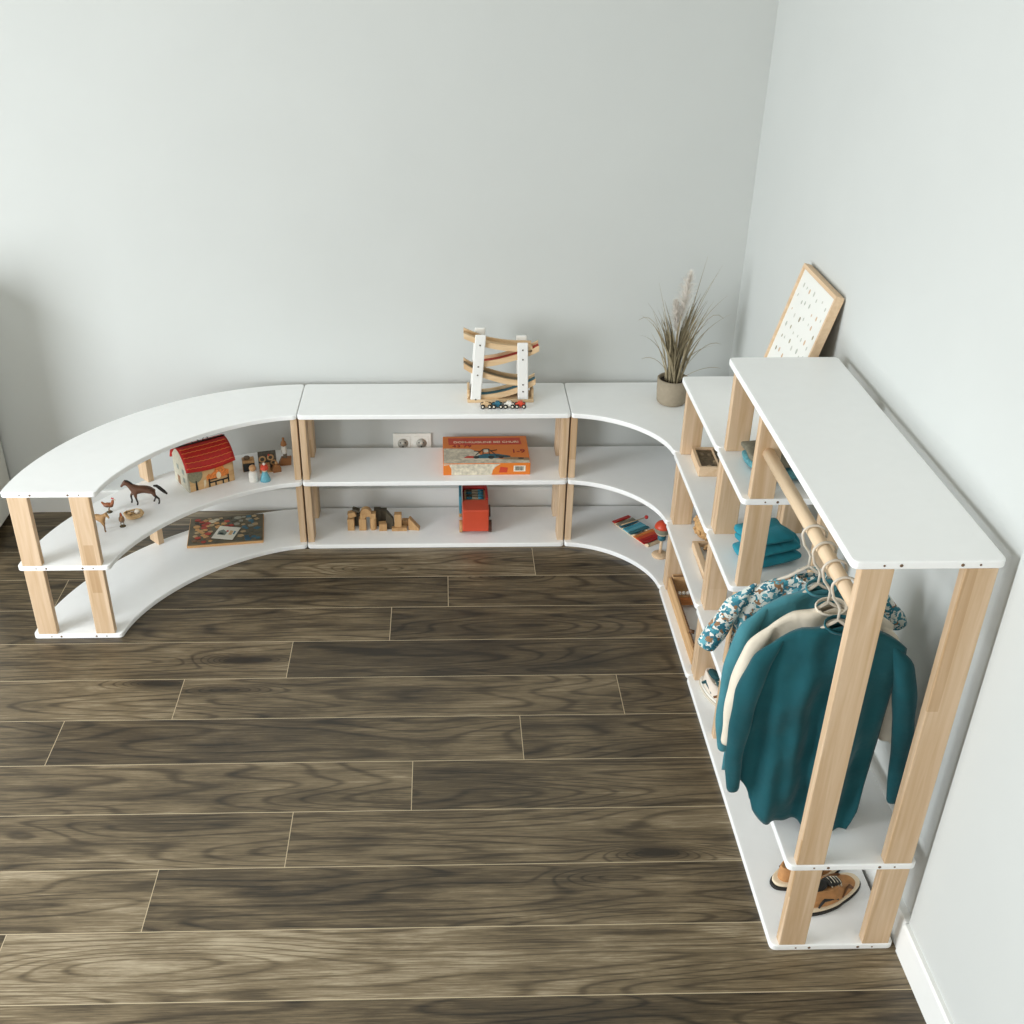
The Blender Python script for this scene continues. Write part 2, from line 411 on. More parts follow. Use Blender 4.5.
# ------------------------------------------------------------ toy farm house
z1 = ZT[1]; z0 = ZT[0]; z2 = ZT[2]; z3 = ZT[3]
hw, hd, hh = .087, .066, .105
ang = math.radians(33)
t = thing('toy_farmhouse', 'wooden toy farmhouse with a bowed red roof on the middle shelf of the curved unit', 'toy house', (-1.951, -.279, z1), ang)
M_barn = wood('barn_birch', (222, 184, 134), (200, 156, 104), 'x')
M_side = mat('printed_gable', (205, 200, 180), .6, var=.12, vscale=90)
rt = .150
b = MB()
b.box(-hw, hw, -hd, -hd+.006, 0, hh)
b.build('front_wall', M_barn, t)
MB().box(-hw, hw, hd-.006, hd, 0, hh).build('back_wall', M_barn, t)
gab = [(-hd, 0), (hd, 0), (hd, hh), (.03, rt-.012), (0, rt-.004), (-.03, rt-.012), (-hd, hh)]
MX = Matrix(((0, 0, 1, 0), (1, 0, 0, 0), (0, 1, 0, 0), (0, 0, 0, 1)))
o = MB().prism(gab, -hw-.001, -hw+.006, M=MX).build('gable_wall', M_side, t)
for yy, zz in ((-.03, .07), (.02, .072), (-.03, .035)):
    MB().box(-hw-.0018, -hw-.001, yy-.009, yy+.009, zz-.009, zz+.009).build('printed_window', mat('print_grey', (150, 158, 150), .6), o)
MB().box(-hw-.0018, -hw-.001, .01, .034, 0, .034).build('printed_door', mat('print_brown', (150, 112, 78), .6), o)
MB().prism(gab, hw-.006, hw+.001, M=MX).build('gable_wall', M_barn, t)
def roof_profile():
    pr = [(.0, rt), (-.022, rt-.006), (-.045, rt-.022), (-.064, rt-.042), (-.078, rt-.064)]
    return pr
pr = roof_profile(); full = pr[::-1]+[(-y, z) for y, z in pr[1:]]
b = MB(); nx = 14; vs = []; fs = []
ridge = mat('roof_red', (186, 28, 22), .55, var=.12, vscale=80)
for sgn in (-1, 1):
    vs = []; fs = []
    K = 12
    for i in range(nx+1):
        u = i/nx; x = (-hw-.006)+u*(2*hw+.012)
        dr = .010*math.sin(u*PI)
        for j in range(K+1):
            q = j/K; th = q*1.12
            y = sgn*(.082*math.sin(th)/math.sin(1.12)); z = rt+.004-(.066+dr)*(1-math.cos(th))/(1-math.cos(1.12))
            vs.append((x, y, z))
    for i in range(nx):
        for j in range(K):
            a = i*(K+1)+j; fs.append((a, a+1, a+K+2, a+K+1))
    b = MB(); b.add(vs, fs, 0, True)
    o = b.build('roof_panel', ridge, t); md = o.modifiers.new('s', 'SOLIDIFY'); md.thickness = .004
    if sgn < 0:
        for j in (3, 5, 7, 9, 11):
            th = j/K*1.12-.02; path = []
            for i in range(29):
                u = .03+.94*i/28; x = (-hw-.006)+u*(2*hw+.012); dr = .010*math.sin(u*PI)
                path.append((x, -(.082*math.sin(th)/math.sin(1.12))-.001, rt+.0055-(.066+dr)*(1-math.cos(th))/(1-math.cos(1.12))+.0012*math.sin(i*2.2)))
            MB().tube(path, .0016, 5).build('tile_row', mat('roof_orange', (226, 120, 62), .6), o)
b = MB(); b.tube([(-hw-.010, 0, rt+.006), (hw+.006, 0, rt+.006)], .0025, 8)
b.build('ridge', M_black, t)
b = MB(); b.tube([(-.03, 0, rt+.006), (-.033, 0, rt+.024)], .002, 6); b.tube([(.0, 0, rt+.006), (-.014, 0, rt+.016), (-.022, 0, rt+.02)], .002, 6)
b.tube([(.02+.010*math.cos(a), 0, rt+.008+.010*math.sin(a)) for a in [PI*i/8 for i in range(9)]], .0018, 6)
b.build('ridge_hook', M_black, t)
yf_ = -hd-.0012
RX90 = Matrix.Rotation(PI/2, 4, 'X')
def decal(poly, name, m, dy=0.0): return MB().prism(poly, -.0006, .0006, M=Matrix.Translation((0, yf_-dy, 0)) @ RX90).build(name, m, t)
def disc(cx, cz, rx, rz, k=14): return [(cx+rx*math.cos(2*PI*i/k), cz+rz*math.sin(2*PI*i/k)) for i in range(k)]
decal(disc(-.058, .062, .027, .030), 'printed_tree', mat('print_tree', (140, 136, 110), .6, var=.2, vscale=150))
decal([(-.061, 0.002), (-.053, .002), (-.055, .04), (-.06, .04)], 'printed_trunk', M_black, .0002)
decal([(-.018, .045), (-.008, .055), (.0, .05), (.015, .06), (.022, .092), (.045, .094), (.052, .06), (.068, .052), (.066, .03), (-.016, .03)], 'printed_bush', mat('print_orange', (226, 130, 58), .6, var=.3, vscale=150))
b = MB()
for bx in ((-.012, .066, .016, .021), (-.012, -.007, .002, .034), (.061, .066, .002, .034), (.012, .017, .002, .018), (.04, .045, .002, .018), (-.012, .02, .028, .031)):
    b.box(bx[0], bx[1], yf_-.0022, yf_-.0008, bx[2], bx[3])
b.build('printed_bench', M_black, t)
decal(disc(.028, .04, .009, .014, 10), 'printed_sheep', mat('print_cream', (232, 214, 180), .6), .002)
decal([(-.03, .003), (-.022, .02), (-.022, .036), (-.03, .034)], 'printed_goose', mat('print_cream', (232, 214, 180), .6), .0016)
# ------------------------------------------------------------ skinned figurines
def skinned(name, verts, edges, mats, parent, sub=2, root=0):
    me = bpy.data.meshes.new(name); me.from_pydata([v[:3] for v in verts], edges, [])
    o = bpy.data.objects.new(name, me); C.objects.link(o); o.parent = parent
    sk = o.modifiers.new('skin', 'SKIN'); lay = me.skin_vertices[0].data if me.skin_vertices else None
    if lay is None:
        bm = bmesh.new(); bm.from_mesh(me); bm.verts.layers.skin.verify(); bm.to_mesh(me); bm.free(); lay = me.skin_vertices[0].data
    for i, v in enumerate(verts):
        r = v[3] if hasattr(v[3], '__len__') else (v[3], v[3]); lay[i].radius = r; lay[i].use_root = (i == root)
    sk.use_smooth_shade = True
    md = o.modifiers.new('sub', 'SUBSURF'); md.levels = sub; md.render_levels = sub
    me.materials.append(mats); return o
def zmat(name, low, high, zsplit, blend=.004, rough=.5):
    m = bpy.data.materials.new(name); m.use_nodes = True; nt = m.node_tree; b = nt.nodes['Principled BSDF']; b.inputs['Roughness'].default_value = rough
    tc = N(nt, 'ShaderNodeTexCoord'); sp = N(nt, 'ShaderNodeSeparateXYZ'); nt.links.new(tc.outputs['Object'], sp.inputs[0])
    no = N(nt, 'ShaderNodeTexNoise'); no.inputs['Scale'].default_value = 60; nt.links.new(tc.outputs['Object'], no.inputs['Vector'])
    ml = N(nt, 'ShaderNodeMath', operation='MULTIPLY_ADD'); ml.inputs[1].default_value = .02; nt.links.new(no.outputs['Fac'], ml.inputs[0]); nt.links.new(sp.outputs['Z'], ml.inputs[2])
    mr = N(nt, 'ShaderNodeMapRange'); mr.inputs['From Min'].default_value = zsplit-blend+.01; mr.inputs['From Max'].default_value = zsplit+blend+.01
    nt.links.new(ml.outputs[0], mr.inputs['Value']); r = N(nt, 'ShaderNodeValToRGB'); r.color_ramp.elements[0].color = lin(low); r.color_ramp.elements[1].color = lin(high)
    nt.links.new(mr.outputs[0], r.inputs['Fac']); nt.links.new(r.outputs['Color'], b.inputs['Base Color']); return m
def horse(name, label, loc, rz, body, dark, s=1.0, group=None, maned=True, cat='toy horse', tail_up=True):
    t = thing(name, label, cat, loc, rz); t.scale = (s, s, s)
    V = [(.030, 0, .070, .0155), (.008, 0, .067, .0150), (-.016, 0, .066, .0145), (-.034, 0, .070, .0145), (-.046, 0, .083, .0105), (-.058, 0, .096, .0075), (-.066, 0, .0985, .0068), (-.074, 0, .090, .0050), (-.081, 0, .0805, .0042)]
    V = [(a, b_, c, r*(1.12 if a > -.05 else 1.05)) for a, b_, c, r in V]; E = [(i, i+1) for i in range(8)]
    def limb(att, pts):
        a = att
        for p in pts: V.append(p); E.append((a, len(V)-1)); a = len(V)-1
    limb(3, [(-.040, .009, .052, .0075), (-.052, .010, .036, .0042), (-.050, .010, .016, .0032), (-.054, .010, .0035, .0042)])
    limb(3, [(-.032, -.009, .050, .0075), (-.030, -.010, .032, .0040), (-.026, -.010, .014, .0030), (-.030, -.010, .0035, .0042)])
    limb(0, [(.034, .010, .055, .0095), (.030, .010, .040, .0060), (.040, .010, .026, .0038), (.034, .010, .013, .0030), (.030, .010, .0035, .0042)])
    limb(0, [(.036, -.010, .055, .0095), (.040, -.010, .040, .0060), (.054, -.010, .027, .0038), (.054, -.010, .013, .0030), (.050, -.010, .0035, .0042)])
    V[6] = (-.066, 0, .0985, .0068)
    limb(6, [(-.062, .006, .108, .0016)]); limb(6, [(-.062, -.006, .108, .0016)])
    o = skinned('body', V, E, zmat(name+'_coat', dark, body, .040, .006), t)
    if maned:
        mm = mat(name+'_mane', dark, .7)
        b = MB(); b.tube([(-.065, 0, .107), (-.056, 0, .105), (-.045, 0, .096), (-.034, 0, .087)], [.002, .0045, .005, .002], 8, sq=(.6, 1)); b.build('mane', mm, t)
        b = MB(); b.tube([(.038, 0, .079), (.050, 0, .077), (.062, 0, .066), (.076, 0, .050), (.086, 0, .040)], [.003, .006, .007, .0065, .003], 8); b.build('tail', mm, t)
    return t
horse('horse_figurine', 'dark brown walking horse figurine on the middle shelf of the curved unit', (-2.125, -.462, z1), math.radians(6), (96, 62, 42), (36, 29, 24), .92)
f = horse('foal_figurine', 'small tan grazing foal figurine beside the front birch post', (-2.243, -.630, z1), math.radians(150), (176, 136, 88), (120, 88, 58), .72, maned=False, cat='toy foal')
def hen(label, loc, rz, body, tail, s):
    t = thing('hen_figurine', label, 'toy hen', loc, rz); t.scale = (s, s, s)
    V = [(0, 0, .026, .011), (-.012, 0, .030, .009), (-.018, 0, .042, .0055), (-.019, 0, .052, .0048), (.014, 0, .032, .006), (.024, 0, .044, .003)]
    skinned('body', V, [(0, 1), (1, 2), (2, 3), (0, 4), (4, 5)], zmat('hen_coat_%s' % label[:9], tail, body, .03, .008), t)
    b = MB(); b.tube([(-.023, 0, .052), (-.030, 0, .050)], [.002, .0004], 6); b.build('beak', mat('beak_yellow', (214, 160, 70), .5), t)
    b = MB(); b.prism([(-.024, .054), (-.022, .061), (-.019, .057), (-.017, .062), (-.013, .055)], -.0012, .0012, M=RX90); b.build('comb', mat('comb_red', (190, 40, 30), .5), t)
    for y in (-.005, .005): MB().tube([(.0, y, .018), (0, y, .003), (-.006, y, .0012)], .0014, 6).build('leg', mat('hen_leg', (120, 90, 50), .6), t)
    MB().lathe([(.0, 0), (.011, 0), (.011, .0015), (0, .002)], 14).build('base', mat('figurine_base', (84, 78, 58), .7), t)
hen('brown hen figurine with raised tail behind the tan foal', (-2.238, -.515, z1), math.radians(180), (150, 84, 44), (60, 50, 36), .95)
hen('grey brown hen figurine standing nearest the shelf edge', (-2.168, -.612, z1), math.radians(110), (150, 108, 70), (66, 62, 52), .95)
# nest
t = thing('toy_nest', 'pale wooden feeding ring beside the walking horse figurine', 'toy', (-2.148, -.545, z1))
b = MB(); rr = random.Random(3)
for k in range(26):
    a0 = rr.uniform(0, 6.28); r0 = rr.uniform(.024, .035); zz = rr.uniform(.004, .016)
    b.tube([(r0*math.cos(a0+i*.25), r0*.9*math.sin(a0+i*.25), zz+rr.uniform(-.001, .001)) for i in range(7)], .0022, 5)
b.build('ring', wood('nest_wood', (232, 202, 156), (196, 156, 106), 'x'), t)
MB().lathe([(0, .001), (.026, .001), (.026, .004), (0, .005)], 18).build('straw', mat('straw', (206, 176, 132), .8, var=.2, vscale=200), t)
MB().ball((.012, .008, .0130), (.010, .007, .009), 10).build('egg', mat('egg_white', (240, 232, 218), .5), t)
MB().ball((-.012, .0, .0105), (.008, .008, .006), 10).build('egg', mat('egg_tan', (206, 170, 120), .5), t)
# things right of the house
t = thing('toy_stove', 'small wooden box with a black front beside the red-roofed farmhouse', 'toy stove', (-1.802, -.205, z1), math.radians(14))
MB().box(-.022, .022, -.018, .018, 0, .045).build('body', M_bwood, t, bevel=.002)
MB().box(-.021, .021, -.0195, -.018, .002, .035).build('door', M_black, t, bevel=.0008)
b = MB(); b.lathe([(.012, 0), (.012, .006), (.009, .009), (0, .009)], 12, c=(-.004, .002, .045)); b.build('pot', mat('pot_brown', (110, 92, 70), .6), t)
MB().lathe([(.007, 0), (.007, .006), (0, .008)], 10, c=(.013, -.004, .045)).build('pot', M_bwood, t)
t = thing('toy_cupboard', 'dark-backed wooden toy cupboard leaning behind the peg dolls', 'toy cupboard', (-1.728, -.215, z1), math.radians(14))
MB().box(-.033, .033, .010, .016, 0, .075).build('back_panel', mat('slate_print', (74, 70, 60), .6, var=.3, vscale=120), t, bevel=.001)
MB().box(-.033, .033, -.016, .010, 0, .006).build('base', M_bwood, t)
MB().box(-.033, .006, -.016, -.010, .006, .040).build('front_panel', mat('rust_print', (160, 112, 72), .6, var=.35, vscale=140), t)
for x, zz, rr_ in ((-.018, .045, .011), (.012, .05, .010), (.022, .028, .009)):
    b = MB(); b.tube([(x+rr_*math.cos(a), .0088, zz+rr_*math.sin(a)) for a in [2*PI*i/12 for i in range(13)]], .003, 6); b.build('wheel', M_bwood, t)
MB().ball((.006, .006, .062), .004, 8).build('knob', mat('bead_red', (190, 40, 34), .4), t)
t = thing('toy_block_stack', 'brown half-round wooden piece right of the dark toy cupboard', 'toy', (-1.696, -.222, z1), math.radians(20))
MB().prism([(-.016, 0), (.016, 0), (.016, .016), (.01, .028), (0, .032), (-.01, .028), (-.016, .016)], -.01, .01, M=RX90).build('body', wood('brown_wood', (168, 118, 72), (140, 92, 54), 'x'), t, bevel=.002)
MB().ball((0, 0, .036), .006, 8).build('knob', M_bwood, t)
def peg(label, loc, bodym, headm, capm, blue):
    t = thing('peg_doll', label, 'peg doll', loc)
    if blue: MB().lathe([(.0, 0), (.018, 0), (.017, .006), (.010, .026), (.008, .032), (0, .033)], 18).build('body', bodym, t)
    else: MB().lathe([(0, 0), (.0125, 0), (.0135, .004), (.0125, .028), (.009, .034), (0, .035)], 18).build('body', bodym, t)
    h = .040 if blue else .043
    MB().ball((0, 0, h), .0095 if blue else .0105, 14).build('head', headm, t)
    t.scale = (1.1, 1.1, 1.1) if blue else (1.25, 1.25, 1.25)
    return t
p = peg('white peg doll with a plain brown head in front of the toy cupboard', (-1.771, -.296, z1), mat('peg_white', (232, 230, 222), .5, var=.06, vscale=200), mat('peg_brown', (196, 150, 104), .5), None, False)
p = peg('blue skirted peg doll with a red hat in front of the toy cupboard', (-1.729, -.290, z1), mat('peg_blue', (108, 178, 196), .5, var=.1, vscale=200), mat('peg_skin', (230, 205, 180), .5), None, True)
MB().lathe([(.013, 0), (.0135, .003), (.011, .014), (.0, .015)], 16, c=(0, 0, .042)).build('hat', mat('hat_red', (214, 74, 50), .5), p)
MB().ball((0, 0, .061), .005, 8).build('pompom', mat('peg_white', (232, 230, 222)), p)
t = thing('toy_tower', 'slim stacked wooden toy with white middle beside the right post of the curved unit', 'toy', (-1.672, -.165, z1), math.radians(10))
MB().prism([(-.026, 0), (.022, 0), (.026, .030), (-.012, .030)], -.012, .012, M=RX90).build('base', wood('brown_wood', (168, 118, 72), (140, 92, 54), 'x'), t, bevel=.002)
MB().box(-.005, .009, -.006, .006, .030, .048).build('stem', mat('print_grey_dark', (104, 96, 80), .6), t)
MB().lathe([(.010, 0), (.011, .004), (.009, .026), (0, .03)], 14, c=(.0, 0, .048)).build('middle', mat('peg_white', (232, 230, 222)), t)
MB().lathe([(.004, 0), (.012, .006), (.009, .018), (.004, .026), (.005, .034), (0, .038)], 12, c=(0, 0, .076)).build('top', wood('brown_wood', (168, 118, 72), (140, 92, 54), 'x'), t)
# ------------------------------------------------------------ puzzle board with card
t = thing('puzzle_board', 'grey wooden picture puzzle board lying on the lowest shelf of the curved unit', 'puzzle', (-1.914, -.208, z0), math.radians(7.5))
MB().box(-.142, .142, -.103, .103, 0, .010).build('board', [wood('puzzle_edge', (214, 170, 118), (190, 144, 96), 'x')], t, bevel=.002)
MB().box(-.139, .139, -.100, .100, .010, .0125).build('picture_surface', mat('puzzle_grey', (100, 92, 72), .6, var=.25, vscale=25), t)
rr = random.Random(11)
pals = [(58, 52, 42), (196, 148, 92), (60, 104, 122), (176, 150, 112), (170, 60, 40), (86, 84, 70), (214, 200, 172), (150, 146, 130), (120, 86, 56), (48, 84, 104)]
pm = [mat('puzzle_piece_%d' % i, c, .5) for i, c in enumerate(pals)]
used = []
for k in range(90):
    for _ in range(30):
        x = rr.uniform(-.118, .122); y = rr.uniform(-.086, .086)
        if all(abs(x-a)+abs(y-b_) > .020 for a, b_ in used): break
    else: continue
    used.append((x, y)); n = rr.choice((4, 5, 6, 8)); r = rr.uniform(.006, .012); a0 = rr.random()*6
    if -.055 < x < .045 and -.09 < y < .012: continue
    idx = rr.randrange(len(pm))
    if x > .05: idx = rr.choice((2, 5, 7, 9, 3))
    elif x < -.02: idx = rr.choice((0, 1, 3, 4, 6, 8, 1))
    MB().prism([(x+r*1.3*math.cos(a0+2*PI*i/n), y+r*math.sin(a0+2*PI*i/n)) for i in range(n)], .0125, .0145).build('puzzle_piece', pm[idx], t)
t = thing('picture_card', 'small white picture card lying on the grey puzzle board', 'card', (-1.909, -.238, z0+.0148), math.radians(-4))
MB().prism([(-.046, -.043), (.036, -.052), (.048, .038), (-.034, .046)], 0, .0012).build('card', mat('card_white', (226, 222, 208), .6), t)
for poly, c in (([(-.030, -.018), (0, -.022), (.004, .0), (-.014, .02), (-.03, .006)], (120, 130, 120)), ([(-.024, -.014), (-.01, -.016), (-.008, -.006), (-.022, -.004)], (60, 120, 150)), ([(.0, .004), (.008, .004), (.008, .014), (.0, .014)], (180, 50, 40)), ([(.012, -.016), (.024, -.018), (.026, .012), (.014, .014)], (206, 168, 120)), ([(.028, -.012), (.034, -.013), (.036, .010), (.030, .012)], (70, 120, 140))):
    MB().prism(poly, .0012, .0017).build('print_shape', mat('card_print_%d%d' % (c[0], c[1]), c, .6), t)
# ------------------------------------------------------------ wooden blocks
def bx(px): return -1.44+(px-350)*.00387
GR = 'wooden building blocks on the lowest shelf of the straight unit'
M_bshade = mat('shade_toned_block', (74, 66, 50), .6, var=.2, vscale=60)  # shade of the blocks' unlit sides put into the colour
def block(name, label, x, y, z, build, m=M_bwood, rz=0, ry=0):
    b = MB(); build(b); o = b.build(name, m, bevel=.0012); o.location = (x, y, z); o.rotation_euler = (0, ry, rz)
    tag(o, label, 'block', GR); return o
def cub(w_, d_, h_): return lambda b: b.box(-w_/2, w_/2, -d_/2, d_/2, 0, h_)
yb_ = -.195
block('wooden_block', 'upright square wooden block at the left end of the block pile', bx(351.4), yb_, z0, cub(.026, .026, .050))
block('wooden_block', 'upright square block second from the left in the block pile front', bx(363), yb_, z0, cub(.028, .026, .050))
block('wooden_cylinder', 'upright round wooden pillar under the right end of the bridge block', bx(373.5), yb_, z0, lambda b: b.lathe([(.0125, 0), (.0125, .050), (0, .050)], 20))
block('wooden_cube', 'low light cube right of the round pillar', bx(383), yb_-.004, z0, cub(.030, .028, .030), rz=.1)
block('bridge_block', 'bridge block with an arched cut laid over two upright blocks', bx(368.6), yb_, z0+.050, lambda b: b.prism([(-.030, 0), (-.013, 0), (-.008, .009), (0, .012), (.008, .009), (.013, 0), (.030, 0), (.030, .024), (-.030, .024)], -.013, .013, M=RX90))
block('half_round_block', 'half-round block topmost of the block pile', bx(366.8), yb_, z0+.074, lambda b: b.prism([(.021*math.cos(PI*i/12), .021*math.sin(PI*i/12)) for i in range(13)], -.012, .012, M=RX90))
block('wooden_block', 'small tilted block resting on the leftmost upright block', bx(353.5), yb_+.004, z0+.0565, cub(.030, .026, .020), ry=-.3)
block('wooden_block', 'shade-toned flat block on top of the tilted block at left', bx(356.5), yb_+.006, z0+.079, cub(.028, .024, .009), M_bshade, ry=.35)
block('wooden_block', 'shade-toned upright block behind the two leftmost blocks', bx(357), yb_+.034, z0, cub(.022, .022, .052), M_bshade)
block('wooden_block', 'shade-toned tall block behind the bridge block', bx(377.5), yb_+.030, z0, cub(.026, .024, .075), M_bshade)
block('wooden_block', 'shade-toned tall block behind the low light cube', bx(383.5), yb_+.036, z0, cub(.026, .024, .068), M_bshade)
block('triangle_block', 'shade-toned standing triangular block behind the flat plank', bx(390), yb_+.006, z0, lambda b: b.prism([(-.016, 0), (.018, 0), (.014, .045), (-.012, .080)], -.010, .010, M=RX90), M_bshade)
block('wooden_plank', 'flat plank block lying under the tall light block', bx(399.5), yb_-.004, z0, cub(.058, .032, .013))
block('wooden_block', 'tall light block standing on the flat plank', bx(398.3), yb_, z0+.013, cub(.028, .024, .056))
block('wooden_block', 'small light block behind the right end of the flat plank', bx(405.5), yb_+.030, z0, cub(.028, .022, .024))
block('wedge_block', 'triangular wedge block at the right end of the block pile', bx(413.5), yb_-.002, z0, lambda b: b.prism([(-.018, 0), (.024, 0), (.024, .008), (-.012, .050), (-.018, .048)], -.012, .012, M=RX90), rz=-.12)
# ------------------------------------------------------------ red toy car
t = thing('toy_car', 'red wooden toy car on the lowest shelf of the straight unit', 'toy car', (-.955, -.158, z0))
M_red = mat('toy_red', (204, 78, 50), .45, var=.03)
M_red2 = mat('toy_red_deep', (176, 36, 30), .45)
MB().box(-.050, .050, -.095, -.010, .018, .112).build('hood', M_red, t, bevel=.004)
MB().box(-.048, .048, -.010, .095, .018, .095).build('body', M_red, t, bevel=.003)
MB().box(-.048, .048, .078, .095, .095, .118).build('rear_panel', M_red2, t, bevel=.003)
MB().box(.040, .050, -.010, .078, .095, .118).build('side_panel', M_red2, t, bevel=.002)
MB().box(-.040, .040, -.008, .076, .095, .105).build('tray', wood('tray_tan', (222, 192, 150), (204, 170, 124), 'x'), t)
for i in range(4):
    y = .004+.020*i
    o = MB().tube([(-.036, y, .110), (.034, y, .110)], .0042, 10).build('peg', mat('peg_grey', (150, 140, 118), .5), t)
    MB().tube([(.012, y, .1102), (.033, y, .1102)], .0048, 10).build('peg_end', mat('peg_teal', (40, 110, 130), .5), o)
    MB().tube([(-.033, y, .1102), (-.012, y, .1102)], .0047, 10).build('peg_end', mat('peg_teal', (40, 110, 130), .5) if i % 2 == 0 else mat('peg_dark', (70, 60, 46), .5), o)
b = MB(); b.box(-.062, -.052, -.030, .085, .060, .135); b.build('side_board', mat('teal_board', (58, 132, 152), .5), t, bevel=.002)
M_wh = wood('wheel_wood', (206, 166, 116), (180, 138, 92), 'z')
for x, m in ((-.056, M_wh), (.056, mat('wheel_dark', (96, 60, 44), .5))):
    for y in (-.062, .055):
        MB().tube([(x-.006, y, .024), (x+.006, y, .024)], .024, 22).build('wheel', m, t, bevel=.001)
# ------------------------------------------------------------ orange game box
t = thing('board_game_box', 'orange picture board game box on the middle shelf of the straight unit', 'box', (-.9165, -.149, z1), math.radians(.4))
bw, bd, bh = .161, .113, .049
M_or = mat('box_orange', (222, 124, 44), .45, var=.04)
o = MB().box(-bw, bw, -bd, bd, 0, bh).build('box', M_or, t, bevel=.0015)
def top(poly, name, m, lift=.0004): return MB().prism(poly, bh, bh+lift).build(name, m, t)
M_rb = mat('print_red', (198, 66, 40), .5, var=.12, vscale=300)
top([(-bw+.022, .040), (bw-.022, .040), (bw-.026, .096), (-bw+.020, .096)], 'title_band', M_rb)
M_snow = mat('print_rock', (206, 198, 178), .6, var=.28, vscale=70)
top([(-bw+.002, -bd+.001), (bw-.002, -bd+.001), (bw-.002, -.086), (.10, -.084), (.06, -.082), (.02, -.072), (-.02, -.05), (-.03, -.02), (-.06, .006), (-.11, .008), (-bw+.002, .010)], 'rock_print', M_snow)
top([(.055, -.082), (bw-.003, -.092), (bw-.003, -.072), (.08, -.064)], 'road_print', mat('print_road', (150, 124, 92), .6), .0006)
top([(-.09, -.082), (.02, -.086), (.0, -.078), (-.055, -.070), (-.10, -.072)], 'sled_print', mat('print_pale', (226, 216, 196), .6), .0007)
top([(-.085, -.070), (-.045, -.074), (-.046, -.056), (-.07, -.054)], 'flame_print', M_rb, .0008)
M_pd = mat('print_dark', (46, 50, 48), .6); M_pt = mat('print_teal', (46, 104, 120), .6, var=.2, vscale=200)
top([(-.046, -.074), (-.03, -.05), (.0, -.036), (.045, -.040), (.09, -.056), (.088, -.066), (.04, -.072)], 'car_print', M_pt, .0009)
for cx_, r_ in ((-.038, .011), (.018, .012), (.055, .009)): top(disc(cx_, -.066, r_, r_*1.0), 'wheel_print', M_pd, .0012)
top([(.035, -.05), (.09, -.056), (.088, -.064), (.035, -.062)], 'tail_print', M_pd, .0011)
b = MB()
for x0, y0, x1, y1 in ((-.04, -.04, -.01, .01), (-.01, .01, .01, .012), (.01, .012, .035, -.035), (-.045, -.005, -.02, -.01), (.02, -.004, .042, .004), (-.01, .01, -.012, -.035), (.01, .012, .012, -.035)):
    b.tube([(x0, y0-.01, bh+.001), (x1, y1-.01, bh+.001)], .0016, 5)
b.build('engine_print', M_pd, t)
top(disc(.0, -.012, .012, .014), 'driver_print', mat('print_pale', (226, 216, 196), .6), .0006)
text('DOM-KUGLINE BEI CHURI', 'title_text', .021, (-bw+.040, .054, bh+.0006), (0, 0, 0), mat('print_cream2', (240, 222, 190), .5), t, sx=1.02)
text('43 79', 'number_text', .027, (-bw+.035, .019, bh+.0006), (0, 0, 0), mat('print_deepred', (158, 24, 18), .5), t, sx=1.2)
text('1-9', 'age_text', .040, (bw-.066, -.030, bh+.0006), (0, 0, 0), mat('print_deepred', (158, 24, 18), .5), t, sx=1.0)
top(disc(.128, -.076, .012, .006), 'pebble_print', M_pd, .0010)
def front(poly, name, m, lift=.0005): return MB().prism(poly, 0, lift, M=Matrix.Translation((0, -bd, 0)) @ RX90).build(name, m, t)
front([(-bw+.030, .001), (.018, .001), (.022, .020), (.030, .032), (.05, .046), (-bw+.020, .046), (-bw+.030, .026)], 'rock_print', M_snow)
front([(-bw+.002, .04), (-bw+.030, .046), (-bw+.002, .046)], 'rock_print', M_snow)
front([(.045, .010), (.075, .010), (.078, .030), (.05, .034)], 'flame_print', M_rb)
lb = front([(bw-.062, .014), (bw-.018, .014), (bw-.018, .038), (bw-.062, .038)], 'barcode_label', mat('label_white', (232, 226, 208), .6), .0007)
x = bw-.057; rr = random.Random(8); b = MB()
while x < bw-.025:
    w_ = rr.choice((.0008, .0014, .002)); b.box(x, x+w_, -bd-.0012, -bd-.0008, .018, .035); x += w_+rr.choice((.001, .0018))
b.build('bars', M_pd, lb)
# ------------------------------------------------------------ race track
TX0, TK = -.999, .00355
def tx(px): return TX0+(px-464)*TK
def tz(py): return .807-(py-333)*.00378-z2
tcx = -.868
t = thing('marble_race_track', 'wooden zigzag car ramp with white uprights on top of the straight unit', 'toy track', (tcx, -.165, z2))
o = MB().box(-.119, .121, -.045, .040, 0, .012).build('base', M_lightwood, t, bevel=.002)
for x in (-.119, .112): MB().box(x, x+.009, -.030, .040, .012, .045).build('end_lip', M_lightwood, t, bevel=.002)
M_up = mat('upright_white', (240, 240, 236), .5)
for yy, nm in ((-.042, 0), (.030, 1)):
    for xt, xb_, zt in ((tx(480.3), tx(475.6), tz(331)), (tx(522), tx(524), tz(339))):
        w_ = .019
        o = MB().prism([(xb_-tcx-w_, .012), (xb_-tcx+w_, .012), (xt-tcx+w_, zt), (xt-tcx-w_, zt)], -.004, .004, M=Matrix.Translation((0, yy, 0)) @ RX90).build('upright', M_up, t, bevel=.003)
        if not nm:
            for pz in ((341, 362.5, 371, 396) if xt < -.9 else (346, 355.5, 381, 388)):
                f_ = min(max((tz(pz)-.012)/(zt-.012), 0), 1); xc = (xb_+(xt-xb_)*f_)-tcx
                MB().tube([(xc, yy-.004, tz(pz)), (xc, yy-.0055, tz(pz))], .0030, 8).build('screw', mat('dark_metal', (96, 88, 76), .4), o)
